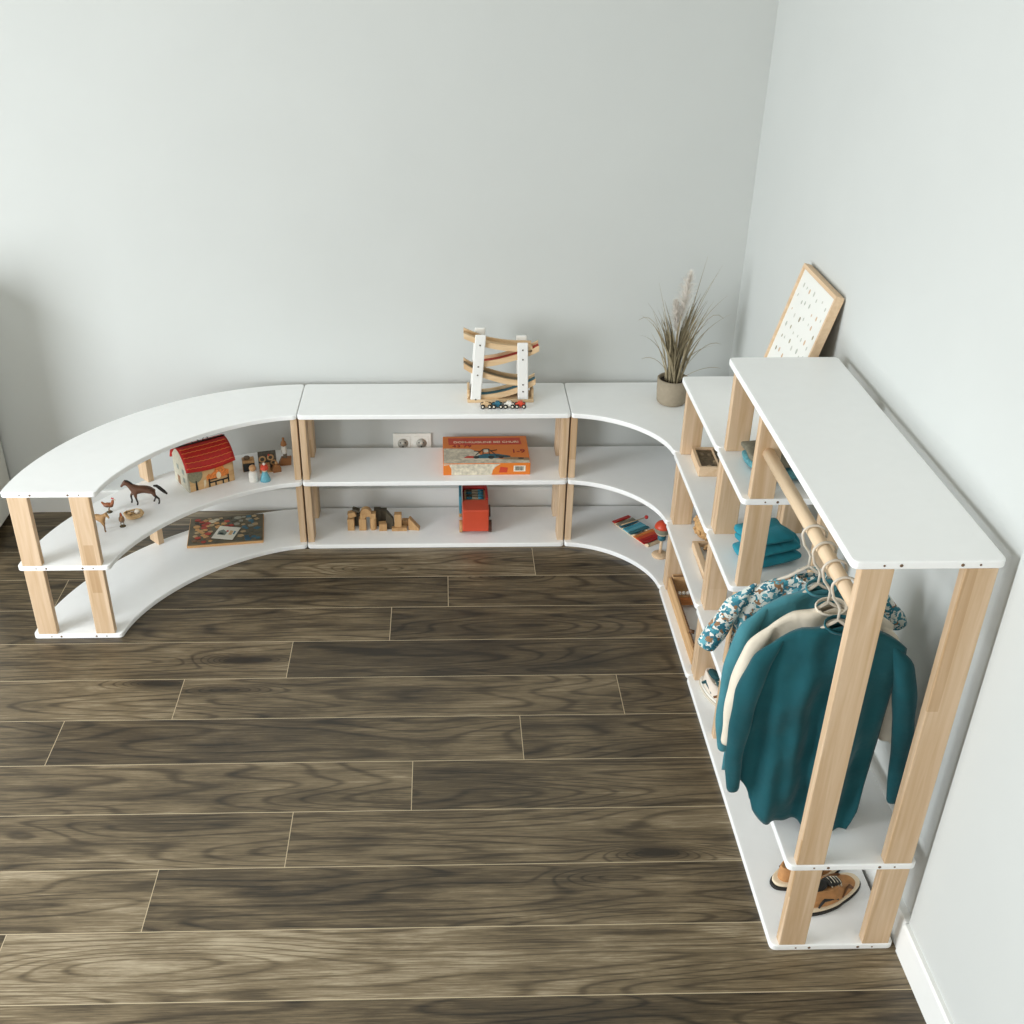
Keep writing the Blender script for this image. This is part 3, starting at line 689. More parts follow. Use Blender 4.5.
def track(pts, chan):
    P = [(tx(a)-tcx, tz(c)-.011) for a, c in pts]
    # smooth (Catmull-Rom)
    Q = []
    for i in range(len(P)-1):
        p0 = Vector(P[max(i-1, 0)]); p1 = Vector(P[i]); p2 = Vector(P[i+1]); p3 = Vector(P[min(i+2, len(P)-1)])
        for j in range(5):
            s = j/5; Q.append(.5*((2*p1)+(-p0+p2)*s+(2*p0-5*p1+4*p2-p3)*s*s+(-p0+3*p1-3*p2+p3)*s**3))
    Q.append(Vector(P[-1]))
    lo = [(q.x, q.y-.010) for q in Q]; hi = [(q.x, q.y+.011) for q in Q]; mid = [(q.x, q.y-.002) for q in Q]; mid2 = [(q.x, q.y+.0005) for q in Q]
    b = MB()
    for y0 in (-.036, .017):
        b.prism(lo+hi[::-1], -.0035, .0035, M=Matrix.Translation((0, y0+.004, 0)) @ RX90)
    b.prism(lo+mid[::-1], -.027, .027, M=Matrix.Translation((0, -.006, 0)) @ RX90)
    o = b.build('track', M_lightwood, t, bevel=.0008)
    MB().prism(mid+mid2[::-1], -.0225, .0225, M=Matrix.Translation((0, -.006, 0)) @ RX90).build('channel', chan, o)
track([(463.5, 330), (473, 334), (485, 338.5), (500, 341.5), (515, 343), (532, 343.5)], M_lightwood)
track([(539, 343), (528, 348), (515, 352), (500, 356), (488, 358), (480, 358.5)], mat('channel_red', (176, 42, 30), .5))
track([(463.5, 360), (472, 365), (485, 370), (500, 374.5), (512, 377), (524, 378)], mat('channel_grey', (132, 124, 104), .5))
track([(536.5, 376.5), (526, 382), (513, 387), (500, 390.5), (488, 392.5), (476, 393)], mat('channel_blue', (40, 104, 124), .5))
def car(label, px, c):
    t = thing('toy_racer', label, 'toy car', (tx(px), -.250, z2), 0, 'small toy cars parked in front of the zigzag ramp')
    MB().prism([(-.018, .005), (.018, .005), (.018, .014), (.011, .016), (.007, .024), (-.005, .024), (-.010, .016), (-.018, .014)], -.008, .008, M=RX90).build('body', c, t, bevel=.0015)
    for x in (-.0125, .0125):
        for y in (-.0115, .0115):
            o = MB().tube([(x, y-.0025, .0078), (x, y+.0025, .0078)], .0078, 14).build('wheel', M_black, t)
            s = -1 if y < 0 else 1
            MB().tube([(x, y+s*.0025, .0078), (x, y+s*.0032, .0078)], .0038, 10).build('hub', mat('hub_white', (232, 224, 206), .5), o)
car('natural wood toy car, leftmost in front of the ramp', 486, M_lightwood)
car('blue toy car in front of the ramp, beside the natural wood one', 497.3, mat('car_blue', (44, 108, 130), .4))
car('white toy car in front of the ramp, left of the red one', 509, mat('car_white', (236, 234, 226), .4))
car('red toy car, rightmost in front of the ramp', 520.5, mat('car_red', (214, 74, 48), .4))
# ------------------------------------------------------------ potted grass
t = thing('potted_grass', 'dry ornamental grass in a taupe pot on the corner unit', 'potted plant', (-.247, -.212, z2))
M_pot = mat('pot_taupe', (158, 146, 126), .8, var=.06, vscale=80, bump=.15, bscale=120)
MB().lathe([(0, 0), (.046, 0), (.053, .008), (.056, .05), (.057, .094), (.050, .094), (.049, .080), (0, .080)], 36).build('pot', M_pot, t)
MB().lathe([(0, .079), (.0495, .079), (.0495, .083), (0, .084)], 20).build('soil', mat('soil', (58, 46, 36), .9, var=.4, vscale=200), t)
rr = random.Random(21); b = MB()
def blade(a, r0, H, lean, wd, droop, a2, mi, k):
    n = 10; pts = []; px, py = r0*math.cos(a), r0*math.sin(a)
    for i in range(n+1):
        s = i/n; rad = lean*(s**1.9)+.015*s
        q = Vector((px+rad*math.cos(a2)+.006*math.sin(s*3+k), py+rad*math.sin(a2), .08+H*s-droop*s**3.5)); q.y = min(q.y, .172); pts.append(q)
    w0 = Vector((math.cos(k*2.1)*.9+.3, math.sin(k*2.1), 0)).normalized(); vs = []; fs = []
    for i, q in enumerate(pts):
        s = i/n; ww = max(wd*(1-s**2.2)*(.55+.45*min(1, s*3)), .00025); nn = w0.cross(Vector((0, 0, 1)))
        vs += [q-w0*ww, q+nn*ww*.4, q+w0*ww]
    for i in range(n):
        for j in (0, 1): fs.append((i*3+j, i*3+j+1, i*3+j+4, i*3+j+3))
    b.add(vs, fs, mi, True)
for k in range(84):
    a = rr.uniform(0, 2*PI); a2 = rr.choice((rr.uniform(-.9, .9), rr.uniform(-.9, .9), rr.uniform(2.4, 3.9), a))
    H = rr.uniform(.17, .33); blade(a, rr.uniform(0, .030), H, rr.uniform(.01, .055)+.05*rr.random()**2, rr.uniform(.003, .0062), rr.uniform(0, .03), a2, k % 2, k)
for a2, H, lean, droop in ((.15, .43, .10, .01), (.5, .40, .12, .03), (-.2, .36, .13, .03), (.05, .30, .15, .05), (3.3, .30, .12, .04), (2.9, .36, .05, .0), (3.2, .24, .11, .06), (-.4, .22, .13, .06), (.3, .45, .05, 0), (3.0, .31, .09, .02)):
    blade(a2, .012, H, lean, .0026, droop, a2, 1, H*40)
for a, reach, h in ((-.1, .16, .06), (.35, .17, .14), (3.3, .13, .10), (-.3, .15, .26), (2.9, .15, .24)):
    b.tube([(reach*s*math.cos(a), -.02+reach*s*math.sin(a)*.5, .085+h*math.sin(s*1.9)) for s in [i/8 for i in range(9)]], [.0009]*8+[.0003], 5, mi=1)
b.build('foliage', [mat('grass_olive', (128, 118, 92), .8, var=.3, vscale=60), mat('grass_tan', (156, 144, 116), .8, var=.25, vscale=60)], t)
b = MB(); rr = random.Random(4)
for (sx0, sx1, zb, zt, wm) in ((.004, .022,   .31, .485, .036), (-.006, -.020, .27, .385, .026)):
    for k in range(1100):
        s = rr.random(); c0 = Vector((sx0+(sx1-sx0)*s, 0, zb+(zt-zb)*s))
        a = rr.uniform(0, 2*PI); L = (wm*math.sin(PI*min(1, s*.8+.14))+.005)*rr.uniform(.5, 1.1)
        d = Vector((math.cos(a)*.8, math.sin(a)*.8, rr.uniform(.1, 1.0))).normalized()
        w0 = d.cross(Vector((0, 0, 1))).normalized()*.0007
        e = c0+d*L; b.add([c0-w0, c0+w0, e+w0*.6, e-w0*.6], [(0, 1, 2, 3)], 0, True)
    b.tube([(0, 0, .08), (sx0, 0, zb), (sx1, 0, zt)], .0014, 5)
b.build('plume', mat('plume_beige', (254, 248, 240), .9), t)
# ------------------------------------------------------------ picture frame leaning on the wall
fy0, fy1, fh, fx = -1.022, -.722, .418, -.100
lean = math.atan2(-fx+STEP-.004, .405)
t = thing('framed_poster', 'pale wood framed dotted print leaning against the right wall', 'picture', (fx, (fy0+fy1)/2, z3))
t.rotation_euler = (0, lean, 0)
hy = (fy1-fy0)/2; fw, ft = .010, .024
b = MB(); b.box(0, ft, -hy, hy, 0, fw); b.box(0, ft, -hy, hy, fh-fw, fh); b.box(0, ft, -hy, -hy+fw, fw, fh-fw); b.box(0, ft, hy-fw, hy, fw, fh-fw)
t.location.x = fx-ft*math.cos(lean)
b.build('frame', M_frame, t, bevel=.001)
o = MB().box(.006, .010, -hy+fw, hy-fw, fw, fh-fw).build('print', mat('paper_white', (236, 236, 230), .5), t)
MB().box(.018, .022, -hy+fw, hy-fw, fw, fh-fw).build('backing', mat('backing_brown', (140, 112, 80), .7), t)
rr = random.Random(2); cs = [(150, 140, 118), (196, 196, 186), (206, 204, 196), (208, 176, 146), (186, 188, 178), (168, 158, 132)]
k = 0
for i in range(9):
    for j in range(7):
        y = -hy+.045+j*(2*hy-.09)/6+rr.uniform(-.008, .008); z = .05+i*(fh-.10)/8+rr.uniform(-.008, .008); r = rr.uniform(.003, .007); n = rr.choice((5, 6, 8)); c = cs[rr.choice((0, 1, 1, 2, 2, 3, 4, 4, 5))]
        MB().prism([(y+r*.8*math.cos(2*PI*q/n+k), z+r*1.3*math.sin(2*PI*q/n+k)) for q in range(n)], .0053, .0060, M=MX).build('print_motif', mat('motif_%d' % c[0], c, .6), o); k += 1
# ------------------------------------------------------------ box with glass lid, D unit level 2
t = thing('display_box', 'small wooden display box of dark pieces, upper shelf of the four level unit', 'box', (-.211, -.716, z2), math.radians(-2))
b = MB(); w_, d_, h_ = .052, .072, .034
b.box(-w_, w_, -d_, -d_+.008, 0, h_); b.box(-w_, w_, d_-.008, d_, 0, h_); b.box(-w_, -w_+.008, -d_+.008, d_-.008, 0, h_); b.box(w_-.008, w_, -d_+.008, d_-.008, 0, h_)
b.build('box', M_frame, t, bevel=.001)
MB().box(-w_+.008, w_-.008, -d_+.008, d_-.008, 0, .026).build('lining', mat('lining_brown', (96, 82, 62), .8, var=.35, vscale=120), t)
rr = random.Random(6)
for k in range(12):
    x = rr.uniform(-.034, .034); y = rr.uniform(-.054, .054); r = rr.uniform(.005, .010)
    MB().ball((x, y, .026), (r, r*1.6, .004), 8).build('piece', mat('piece_%d' % (k % 3), [(70, 62, 48), (150, 130, 100), (112, 96, 72)][k % 3], .6), t)
MB().box(.010, .014, -d_+.008, d_-.008, .024, .033).build('divider', M_frame, t)
# ------------------------------------------------------------ folded clothes on W unit
def folded(name, label, loc, rz, layers, m, parts=None, cat='clothes'):
    t = thing(name, label, cat, loc, rz); z = 0
    for i, (w_, d_, h_, dx, dy) in enumerate(layers):
        nx_, ny_ = 14, 14; vs = []; rr = random.Random(i*7+len(label))
        b = MB(); pts = []
        sec = []
        n = 24
        vs = []; fs = []
        # pillow-like folded layer : rings across y
        for j in range(13):
            v = -1+2*j/12
            for k in range(n):
                a = 2*PI*k/n; c, s = math.cos(a), math.sin(a)
                ex = math.copysign(abs(c)**.45, c)*w_; ez = math.copysign(abs(s)**.6, s)*h_/2
                q = (1-abs(v)**6)**.5 if abs(v) < 1 else 0.12
                y = v*d_
                wob = 1+.05*math.sin(v*5+i*2)+.03*math.sin(a*3+i)
                vs.append((dx+ex*wob*(.9+.1*q), dy+y*(1+.04*math.sin(a*2+i)), z+h_/2+ez*max(q, .25)*(1+.10*math.sin(v*7+a*2+i))*.96))
        for j in range(12):
            for k in range(n):
                k2 = (k+1) % n; fs.append((j*n+k, j*n+k2, (j+1)*n+k2, (j+1)*n+k))
        fs.append(tuple(range(n))[::-1]); fs.append(tuple(12*n+k for k in range(n)))
        zmin = min(p_[2] for p_ in vs)
        if i == 0: vs = [(a_, b__, c_-zmin) for a_, b__, c_ in vs]
        b.add(vs, fs, 0, True); b.build('folded_layer', m if not isinstance(m, list) else m[i % len(m)], t, sub=1); z += h_*.9
    return t
M_teal = mat('teal_cloth', (44, 140, 158), .85, spec=.2, var=.14, vscale=22, bump=.6, bscale=28, sheen=.1, bdist=.010)
t = folded('folded_trousers', 'bright teal folded trousers on the lower half-width shelf of the wardrobe unit', (-.178, -1.262, z2), math.radians(18), [(.078, .066, .036, 0, 0), (.074, .064, .034, .003, .004), (.066, .058, .032, -.010, .006)], M_teal, cat='trousers')
b = MB(); b.tube([(.03, .05, .035), (.075, .045, .05), (.095, .01, .045), (.085, -.03, .035)], [.012, .016, .016, .010], 10, sq=(1, .8)); b.build('waistband', M_teal, t, sub=1)
M_hat = mat('taupe_cloth', (112, 108, 92), .9, var=.2, vscale=70, bump=.4)
M_hat2 = mat('grey_teal_cloth', (84, 140, 148), .9, var=.25, vscale=120, bump=.4)
t = folded('folded_sweater', 'folded taupe and grey teal clothing behind the rail post, highest half-width shelf', (-.17, -1.245, z3), math.radians(8), [(.098, .088, .036, .01, 0), (.090, .080, .03, -.004, .002)], [M_hat2, M_hat], cat='clothes')
# ------------------------------------------------------------ items in the four level unit
t = thing('woven_ball', 'light brown shaggy rounded toy behind the front post of the four level unit', 'toy', (-.200, -.725, z1))
b = MB(); rr = random.Random(9)
b.ball((0, 0, .050), (.042, .046, .049), 14)
for k in range(70):
    th = rr.uniform(0, PI); a = rr.uniform(0, 2*PI); c = Vector((.042*math.sin(th)*math.cos(a), .046*math.sin(th)*math.sin(a), .052+.047*math.cos(th)))
    if c.z < .010: continue
    b.ball(c, rr.uniform(.005, .008), 8)
b.build('body', mat('shaggy_tan', (198, 158, 108), .9, var=.25, vscale=120), t)
t = thing('mirror_tray', 'pale wooden tray with a white base, second shelf of the four level unit', 'tray', (-.170, -.880, z1))
b = MB(); w_, d_, h_ = .088, .100, .026
b.box(-w_, w_, d_-.012, d_, 0, h_); b.box(-w_, w_, -d_, -d_+.012, 0, h_); b.box(-w_, -w_+.018, -d_+.012, d_-.012, 0, h_); b.box(w_-.014, w_, -d_+.012, d_-.012, 0, h_)
b.build('rim', M_frame, t, bevel=.002)
MB().box(-w_+.014, w_-.014, -d_+.012, d_-.012, 0, .008).build('base', mat('tray_white', (226, 228, 224), .2), t)
t2 = thing('wooden_figure', 'small brown carved piece lying in the pale wooden tray', 'toy', (-.205, -.815, z1+.008))
MB().ball((0, 0, .012), (.020, .014, .012), 12).build('body', M_bwood, t2)
MB().ball((.014, .004, .024), (.009, .009, .009), 10).build('head', M_bwood, t2)
MB().tube([(-.012, -.004, .014), (-.024, -.006, .010)], [.006, .004], 8).build('tail', M_bwood, t2)
t = thing('wooden_marble_run', 'long open wooden frame toy on the lowest shelf of the four level unit', 'toy', (-.225, -.855, z0))
M_box = wood('amber_wood', (222, 184, 136), (196, 152, 104), 'y'); M_edge = mat('dark_edge', (98, 66, 40), .6)
o = MB().box(-.062, -.050, -.205, .215, 0, .058).build('side_wall', M_box, t, bevel=.001)
MB().box(-.0535, -.0495, -.203, .213, .058, .0605).build('top_edge', M_edge, o)
o = MB().box(-.050, .095, .203, .215, 0, .070).build('end_wall', M_box, t, bevel=.001)
MB().box(-.050, .095, .200, .204, .070, .0725).build('top_edge', M_edge, o)
MB().box(-.050, .095, .110, .124, .010, .036).build('cross_bar', wood('orange_wood', (206, 140, 82), (184, 112, 60), 'x'), t, bevel=.003)
for i in range(6): MB().lathe([(0, 0), (.006, .001), (.007, .006), (.005, .012), (0, .013)], 10, c=(-.038+i*.015, .138, .036)).build('white_bead', mat('bead_white', (238, 234, 224), .5), t)
MB().box(-.050, .095, .130, .146, .020, .036).build('bead_bar', M_box, t, bevel=.002)
MB().box(-.050, -.020, -.205, -.195, 0, .050).build('end_stop', M_box, t, bevel=.001)
for yy, zz in ((-.11, .064), (-.185, .062)): MB().tube([(-.056, yy, zz), (-.040, yy-.006, zz)], .007, 10).build('peg', M_edge, t)
MB().tube([(-.046, -.200, .030), (-.040, -.212, .030)], .006, 8).build('peg', M_edge, t)
# ------------------------------------------------------------ xylophone + beater + baby rattle
t = thing('toy_xylophone', 'colourful xylophone with red, blue and orange bars on the lowest corner shelf', 'xylophone', (-.330, -.240, z0), math.radians(-57))
# local x runs along the instrument (top-left end at -x), local y across
M_xb = mat('xylo_base', (224, 200, 166), .6, var=.05)
b = MB(); b.prism([(-.105, .022), (-.105, .032), (.105, .040), (.105, .030)], 0, .012); b.prism([(-.105, -.022), (-.105, -.032), (.105, -.040), (.105, -.030)], 0, .012)
b.box(-.105, -.097, -.03, .03, 0, .012); b.box(.097, .105, -.038, .038, 0, .012); b.build('base', M_xb, t, bevel=.001)
cols = [(190, 36, 28), (134, 128, 110), (36, 98, 118), (70, 160, 182), (96, 176, 194), (44, 108, 118), (222, 130, 60), (214, 82, 44), (184, 28, 22), (168, 24, 22)]
ks = [0, 1.2, 2.1, 3.2, 4.0, 4.9, 6.3, 7.1, 7.9, 8.7]
for i, c in zip(ks, cols):
    x = -.094+i*.0208; L = .042+.0012*i
    o = MB().box(x-.0078, x+.0078, -L, L, .012, .0165).build('bar', mat('xylo_%d' % c[1], c, .4), t, bevel=.001)
b = MB(); bt = thing('xylophone_beater', 'beater with a red ball head lying across the xylophone', 'beater', (-.330, -.240, z0+.0178), math.radians(-57))
b.tube([(-.052, -.040, .003), (-.040, .074, .006)], .0018, 6); b.build('stick', M_lightwood, bt)
MB().ball((-.0395, .080, .0062), .0078, 12).build('head', mat('bead_red', (190, 40, 34), .4), bt)
t = thing('ball_drum_rattle', 'round red, grey and cream toy on a wooden stick and disc, lowest corner shelf', 'rattle', (-.272, -.405, z0))
MB().lathe([(0, 0), (.030, 0), (.031, .004), (.026, .009), (.008, .011), (0, .011)], 24).build('base', M_frame, t)
MB().tube([(0, 0, .010), (0, 0, .072)], .0055, 12).build('stick', M_frame, t)
MB().lathe([(.008, .066), (.015, .072), (.016, .086), (.010, .090)], 20).build('teal_ring', mat('ring_teal', (40, 104, 118), .4), t)
def sph(a0, a1, R=.031, c=.118): return [(R*math.sin(a), c+R*math.cos(a)) for a in [a0+(a1-a0)*i/8 for i in range(9)]]
MB().lathe(sph(PI*.98, PI*.66), 24).build('cream_band', mat('band_cream', (226, 204, 170), .4), t)
MB().lathe(sph(PI*.66, PI*.45), 24).build('grey_band', mat('band_grey', (132, 130, 112), .4), t)
MB().lathe(sph(PI*.45, 0.001), 24).build('red_cap', mat('cap_red', (208, 74, 46), .4), t)
# ------------------------------------------------------------ hangers and clothes
RZ = RODZ
def hanger(label, y, rot, m, hx=0):
    t = thing('clothes_hanger', label, 'hanger', (RODX+hx, y, RZ), rot, 'hangers on the clothes rail')
    r = .0225; path = [(r*math.cos(a)*1.15, 0, r*math.sin(a)-.002) for a in [math.radians(-15)+(math.radians(215))*i/16 for i in range(17)]]
    path += [(-.018, 0, -.030), (-.006, 0, -.046), (0, 0, -.058), (0, 0, -.084)]
    MB().tube(path, .0030, 8).build('hook', m, t)
    b = MB()
    b.tube([(-.118, 0, -.158), (-.08, 0, -.135), (-.04, 0, -.115), (0, 0, -.084), (.04, 0, -.115), (.08, 0, -.135), (.118, 0, -.158)], .0042, 8)
    b.tube([(-.118, 0, -.158), (0, 0, -.166), (.118, 0, -.158)], .0030, 8)
    b.build('frame', m, t); return t
M_hang = mat('hanger_cream', (214, 204, 188), .45)
def lerp(tab, v):
    for (a, p), (b_, q) in zip(tab, tab[1:]):
        if v <= b_: s = (v-a)/(b_-a) if b_ > a else 0; return p+(q-p)*s
    return tab[-1][1]
def garment(name, label, y, rot, m, lenz, s=1.0, dx=0, dz=0, short=False, seed=0, tail=True, cat='shirt', flare=0, msl=None, sl=1.0, thick=.026):
    # local frame: origin at rail; x across, z up
    t = thing(name, label, cat, (RODX+dx, y, RZ+dz), rot)
    xl = [(0, -.132), (.08, -.138), (.25, -.146), (.6, -.148-flare*.5), (1, -.150-flare)]
    xr = [(0, .155), (.08, .158), (.25, .146), (.6, .142+flare*.5), (1, .136+flare)]
    rr = random.Random(seed); ph = [rr.uniform(0, 6.28) for _ in range(6)]
    NU, NV = 44, 40; vs = []; fs = []
    def topz(u):
        x = -1+2*u
        return -.096-.030*abs(x)**1.0-.028*max(0, abs(x)-.55)/.45*abs(x)
    def hemz(u):
        if not tail: return -lenz-.006*math.sin(u*9+ph[0])
        if u < .14: return -lenz+.115-.6*u+.02*math.sin(u*22)
        if u < .28: return lerp([(.14, -lenz+.031), (.28, -lenz)], u)
        if u < .52: return -lenz+.002*math.sin(u*30)
        if u < .62: return lerp([(.52, -lenz), (.62, -lenz-.030)], u)
        if u < .93: return -lenz-.034+.004*math.sin(u*20)
        return lerp([(.93, -lenz-.03), (1, -lenz+.06)], u)
    rings = []
    for i in range(NV+1):
        v = i/NV
        ring = []
        for side in (1, -1):
            rng = range(NU+1) if side == 1 else range(NU-1, 0, -1)
            for j in rng:
                u = j/NU; x = xl_ = lerp(xl, v)+(lerp(xr, v)-lerp(xl, v))*u
                z = topz(u)+(hemz(u)-topz(u))*v
                e = max(0, 1-(2*u-1)**2)**.5
                th = thick*(.35+.65*min(1, v*4))*e
                fold = (.0125*math.sin(u*15+ph[1]+v*1.5)+.006*math.sin(u*33+ph[2]-v*3)+.006*math.sin(u*7+v*10+ph[3]))*min(1, v*1.8+.08)*e**.5
                fold += .003*math.sin(v*22+u*17+ph[4])*e
                ring.append((x*s, -side*th+fold, z))
        rings.append(ring)
    n = len(rings[0])
    for r_ in rings: vs += r_
    for i in range(NV):
        for j in range(n):
            j2 = (j+1) % n; fs.append((i*n+j, i*n+j2, (i+1)*n+j2, (i+1)*n+j))
    # close the shoulder seam
    for j in range(NU):
        if 18 <= j < 27: continue
        a, b_ = j, j+1; c_, d_ = (n-j) % n, (n-j-1) % n
        q = [a, b_, d_, c_]
        q = list(dict.fromkeys(q))
        if len(q) > 2: fs.append(tuple(q))
    b = MB(); b.add(vs, fs, 0, True); o = b.build('body', m, t)
    md = o.modifiers.new('s', 'SOLIDIFY'); md.thickness = .0016; md.offset = 0
    # sleeves
    ms = msl or m
    if short:
        SL = [[(-.108, 0, -.122), (-.152, -.004, -.180), (-.182, -.008, -.245), (-.206, -.010, -.300)], [(.128, 0, -.128), (.176, .002, -.160), (.208, .004, -.200), (.236, .004, -.232)]]
        RD = [[.006, .036, .042, .040], [.006, .036, .038, .034]]
    else:
        SL = [[(-.102, 0, -.134), (-.143, -.006, -.185), (-.164, -.014, -.270), (-.171, -.018, -.360), (-.172, -.020, -.450), (-.162, -.020, -.552*sl)],
              [(.118, 0, -.140), (.156, -.002, -.198), (.178, -.004, -.290), (.192, -.004, -.390), (.200, -.004, -.480), (.208, -.004, -.592*sl)]]
        RD = [[.006, .037, .043, .038, .031, .024], [.006, .038, .043, .037, .030, .022]]
    for pth, rd in zip(SL, RD):
        P = []; R = []
        for i in range(len(pth)-1):
            a = Vector(pth[i]); c = Vector(pth[i+1])
            for k in range(4):
                q = k/4; P.append(a*(1-q)+c*q); R.append(rd[i]*(1-q)+rd[i+1]*q)
        P.append(Vector(pth[-1])); R.append(rd[-1])
        P = [Vector((p_.x*s, p_.y, p_.z)) for p_ in P]
        R = [r_*(1+.05*math.sin(i*1.3+ph[5])) for i, r_ in enumerate(R)]
        b = MB(); b.tube(P, R, 18, sq=(.62, .62), up=(0, 1, 0))
        # widen across x, flatten along y, crease folds
        c0 = len(b.v)//18
        for i in range(c0):
            cen = P[i]
            for k in range(18):
                vv = b.v[i*18+k]; d = vv-cen; a = 2*PI*k/18
                d.x *= 1.0; d.y *= .80; d *= 1+.05*math.sin(a*3+i*.8+ph[2])
                b.v[i*18+k] = cen+d
        b.build('sleeve', ms, t, sub=1)
    # collar ring
    cp = []
    for i in range(17):
        a = 2*PI*i/16; cp.append((.033*math.cos(a)+.008, .019*math.sin(a), -.098-.009*math.sin(a)*-1-.012*abs(math.cos(a))*-0))
    b = MB(); b.tube(cp, .0042, 8, sq=(.5, 1.6), up=(0, 0, 1), cap=False); b.build('collar', m, t)
    return t
M_shirt = mat('deep_teal_cotton', (24, 82, 90), .85, spec=.2, var=.12, vscale=14, bump=.55, bscale=15, sheen=.12, bdist=.012)
M_beige = mat('beige_linen', (222, 212, 194), .85, spec=.2, var=.05, vscale=30, bump=.5, bscale=16, bdist=.010)
M_blue = mat('dusty_teal_cotton', (66, 126, 136), .85, spec=.2, var=.08, vscale=20, bump=.5, bscale=15, sheen=.12, bdist=.010)
M_flor = floral('floral_cotton', [(58, 132, 148), (226, 226, 216), (40, 108, 126), (206, 212, 204), (96, 160, 172), (226, 226, 216), (150, 112, 78), (236, 234, 226), (50, 120, 138), (60, 140, 156)], 105)
hanger('cream hanger holding the deep teal shirt, nearest the end post', -2.000, math.radians(-3), M_hang)
hanger('cream hanger holding the beige shirt, second from the end post', -1.935, math.radians(4), M_hang)
hanger('cream hanger holding the dusty teal shirt, third from the end post', -1.865, math.radians(7), M_hang)
hanger('cream hanger holding the floral shirt, furthest from the end post', -1.795, math.radians(-6), M_hang)
garment('hanging_shirt', 'deep teal long-sleeved child shirt hanging nearest the end post', -2.000, math.radians(-3), M_shirt, .640, seed=2)
garment('hanging_shirt', 'beige long-sleeved shirt hanging behind the deep teal shirt', -1.935, math.radians(4), M_beige, .56, s=1.02, seed=5, tail=False, sl=.80)
garment('hanging_shirt', 'dusty teal long-sleeved shirt hanging behind the beige shirt', -1.865, math.radians(7), M_blue, .60, s=1.02, seed=8, tail=False, sl=.95)
garment('hanging_dress', 'short-sleeved teal and white floral top hanging furthest back on the rail', -1.795, math.radians(-4), M_flor, .50, s=1.0, seed=12, short=True, tail=False, cat='top', dz=-.012)
# ------------------------------------------------------------ shoes
def shoe(name, label, loc, rz, upper, dark, sole, s=1.0, mirror=1, out=None):
    t = thing(name, label, 'shoe', loc, rz); t.scale = (s, s*mirror, s)
    # toe at +x, heel at -x, length .17
    def foot(xo, grow=0):
        pts = []
        for i in range(36):
            a = 2*PI*i/36; c, s_ = math.cos(a), math.sin(a)
            x = .085*c; wid = .029+.006*math.sin((x+.085)/.17*PI*.9) if c < 0 else .033
            pts.append((x*(1+grow*.4)+xo, math.copysign(abs(s_)**.8, s_)*(wid+grow*.01)+.003*math.sin(x*18)))
        return pts
    MB().prism(foot(0, .6), 0, .010, smooth=True).build('outsole', out or dark, t, bevel=.002)
    MB().prism(foot(0, .45), .010, .020, smooth=True).build('midsole', sole, t, bevel=.003)
    rings = []; base = foot(0, 0); vs = []; fs = []; L = 12
    def hgt(x): # upper height by x
        return lerp([(-.09, .062), (-.06, .066), (-.03, .060), (.0, .058), (.03, .044), (.06, .030), (.09, .020)], x)
    for l in range(L+1):
        q = l/L
        for (x, y) in base:
            h = hgt(x); k = math.cos(q*PI/2*.93)
            if x < .0: kx = .93+.07*k; ky = .55+.45*k**.7
            else: kx = 1-(1-k)*.35; ky = k**.8
            zz = .020+(h-.020)*math.sin(q*PI/2)
            vs.append((x*(kx if x > 0 else (.97+.03*k)), y*ky, zz))
    n = len(base)
    for l in range(L):
        for k in range(n): k2 = (k+1) % n; fs.append((l*n+k, l*n+k2, (l+1)*n+k2, (l+1)*n+k))
    fs.append(tuple(L*n+k for k in range(n)))
    b = MB(); b.add(vs, fs, 0, True); b.build('upper', upper, t, sub=1)
    # dark opening and tongue
    MB().ball((-.045, 0, .062), (.030, .017, .010), 14).build('collar', dark, t)
    MB().tube([(-.018, 0, .062), (.002, 0, .056), (.028, 0, .046)], [.014, .017, .012], 12, sq=(1, .35), up=(0, 0, 1)).build('tongue', dark, t)
    for i in range(4):
        x = -.008+i*.011; z = hgt(x)+.003
        MB().tube([(x-.003, -.017, z-.006), (x, -.008, z+.001), (x+.002, .008, z+.001), (x-.003, .017, z-.006)], .0019, 6).build('lace', mat('lace_cream', (228, 218, 196), .7), t)
    for sd in (-1, 1):
        b = MB(); b.tube([(-.062, sd*.031, .024), (-.045, sd*.0285, .040), (-.020, sd*.031, .034), (.0, sd*.0335, .026)], [.004, .007, .006, .003], 8, sq=(.5, 1)); b.build('side_panel', dark, t)
        b = MB(); b.tube([(.015, sd*.033, .024), (.030, sd*.026, .036), (.045, sd*.020, .036), (.058, sd*.024, .026)], [.004, .006, .006, .003], 8, sq=(.5, 1)); b.build('toe_panel', mat('suede_dark', (112, 76, 46), .8), t)
    return t
M_sh = mat('tan_suede', (188, 136, 86), .85, var=.15, vscale=60, bump=.3)
M_shd = mat('shoe_black', (34, 32, 28), .7)
M_sole = mat('sole_cream', (232, 214, 184), .6)
M_p2 = math.radians(28)
shoe('child_sneaker', 'tan and black child sneaker with its toe showing between the front posts', (-.134, -1.984, z0), math.radians(26), M_sh, M_shd, M_sole, .98)
shoe('child_sneaker', 'tan and black child sneaker with its heel showing left of the front post', (-.168, -1.915, z0), math.radians(22), M_sh, M_shd, M_sole, .98, -1)
shoe('child_shoe', 'pale cream shoe with a dark teal opening on the wardrobe floor board behind the clothes', (-.232, -1.225, z0), math.radians(-72), mat('cream_canvas', (226, 214, 200), .8), mat('teal_lining', (24, 72, 78), .8), mat('sole_pale', (230, 226, 216), .6), .95, 1, mat('sole_tan', (206, 196, 178), .6))
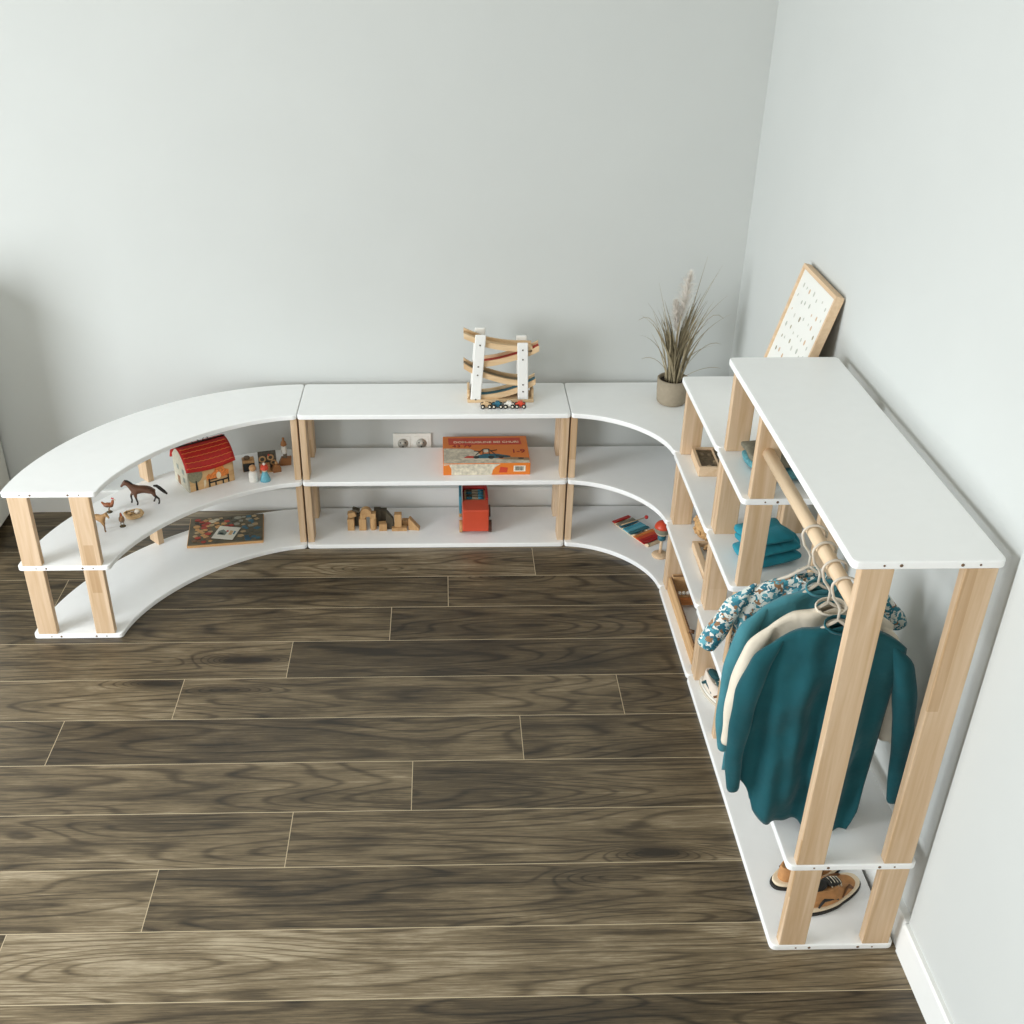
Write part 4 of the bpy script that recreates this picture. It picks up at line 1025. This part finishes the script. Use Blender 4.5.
# ------------------------------------------------------------ light
sc = bpy.context.scene
wd = bpy.data.worlds.new('World'); sc.world = wd; wd.use_nodes = True
bg = wd.node_tree.nodes['Background']; bg.inputs['Color'].default_value = (.86, .93, 1, 1); bg.inputs['Strength'].default_value = .8
def area(name, loc, rot, sx, sy, e, col=(1, 1, 1)):
    l = bpy.data.lights.new(name, 'AREA'); l.shape = 'RECTANGLE'; l.size = sx; l.size_y = sy; l.energy = e; l.color = col
    o = bpy.data.objects.new(name, l); C.objects.link(o); o.location = loc; o.rotation_euler = rot; return o
area('window_daylight', (RX0+.0, (WL[0]+WL[1])/2, (WL[2]+WL[3])/2), (0, -PI/2, 0), WL[3]-WL[2], WL[1]-WL[0], 172, (.925, .965, 1))
area('rear_fill_light', ((WR[0]+WR[1])/2, RY0+.02, (WR[2]+WR[3])/2), (PI/2, 0, 0), WR[1]-WR[0], WR[3]-WR[2], 24, (.97, .985, 1))  # added fill lamp behind the camera, no known source there
# ------------------------------------------------------------ camera
cam = bpy.data.cameras.new('camera'); co = bpy.data.objects.new('camera', cam); C.objects.link(co); sc.camera = co
yaw, pitch, roll, f = -.0255, .5249, .0046, 1085.4
cy, sy, cp, sp, cr, sr = math.cos(yaw), math.sin(yaw), math.cos(pitch), math.sin(pitch), math.cos(roll), math.sin(roll)
def rotz(v): return Vector((cy*v[0]-sy*v[1], sy*v[0]+cy*v[1], v[2]))
Rv, Dv, Fv = rotz((1, 0, 0)), rotz((0, -sp, -cp)), rotz((0, cp, -sp))
Xa = cr*Rv-sr*Dv; Ya = -(sr*Rv+cr*Dv); Za = -Fv
mw = Matrix((Xa, Ya, Za)).transposed().to_4x4(); mw.translation = Vector((-1.0711, -3.8099, 2.1839)); co.matrix_world = mw
cam.sensor_width = 36; cam.lens = f/1024*36; cam.shift_x = 42.87/1024; cam.clip_start = .05
sc.view_settings.view_transform = 'Standard'; sc.view_settings.look = 'None'; sc.view_settings.gamma = 1
sc.view_settings.use_curve_mapping = False; sc.view_settings.exposure = .0
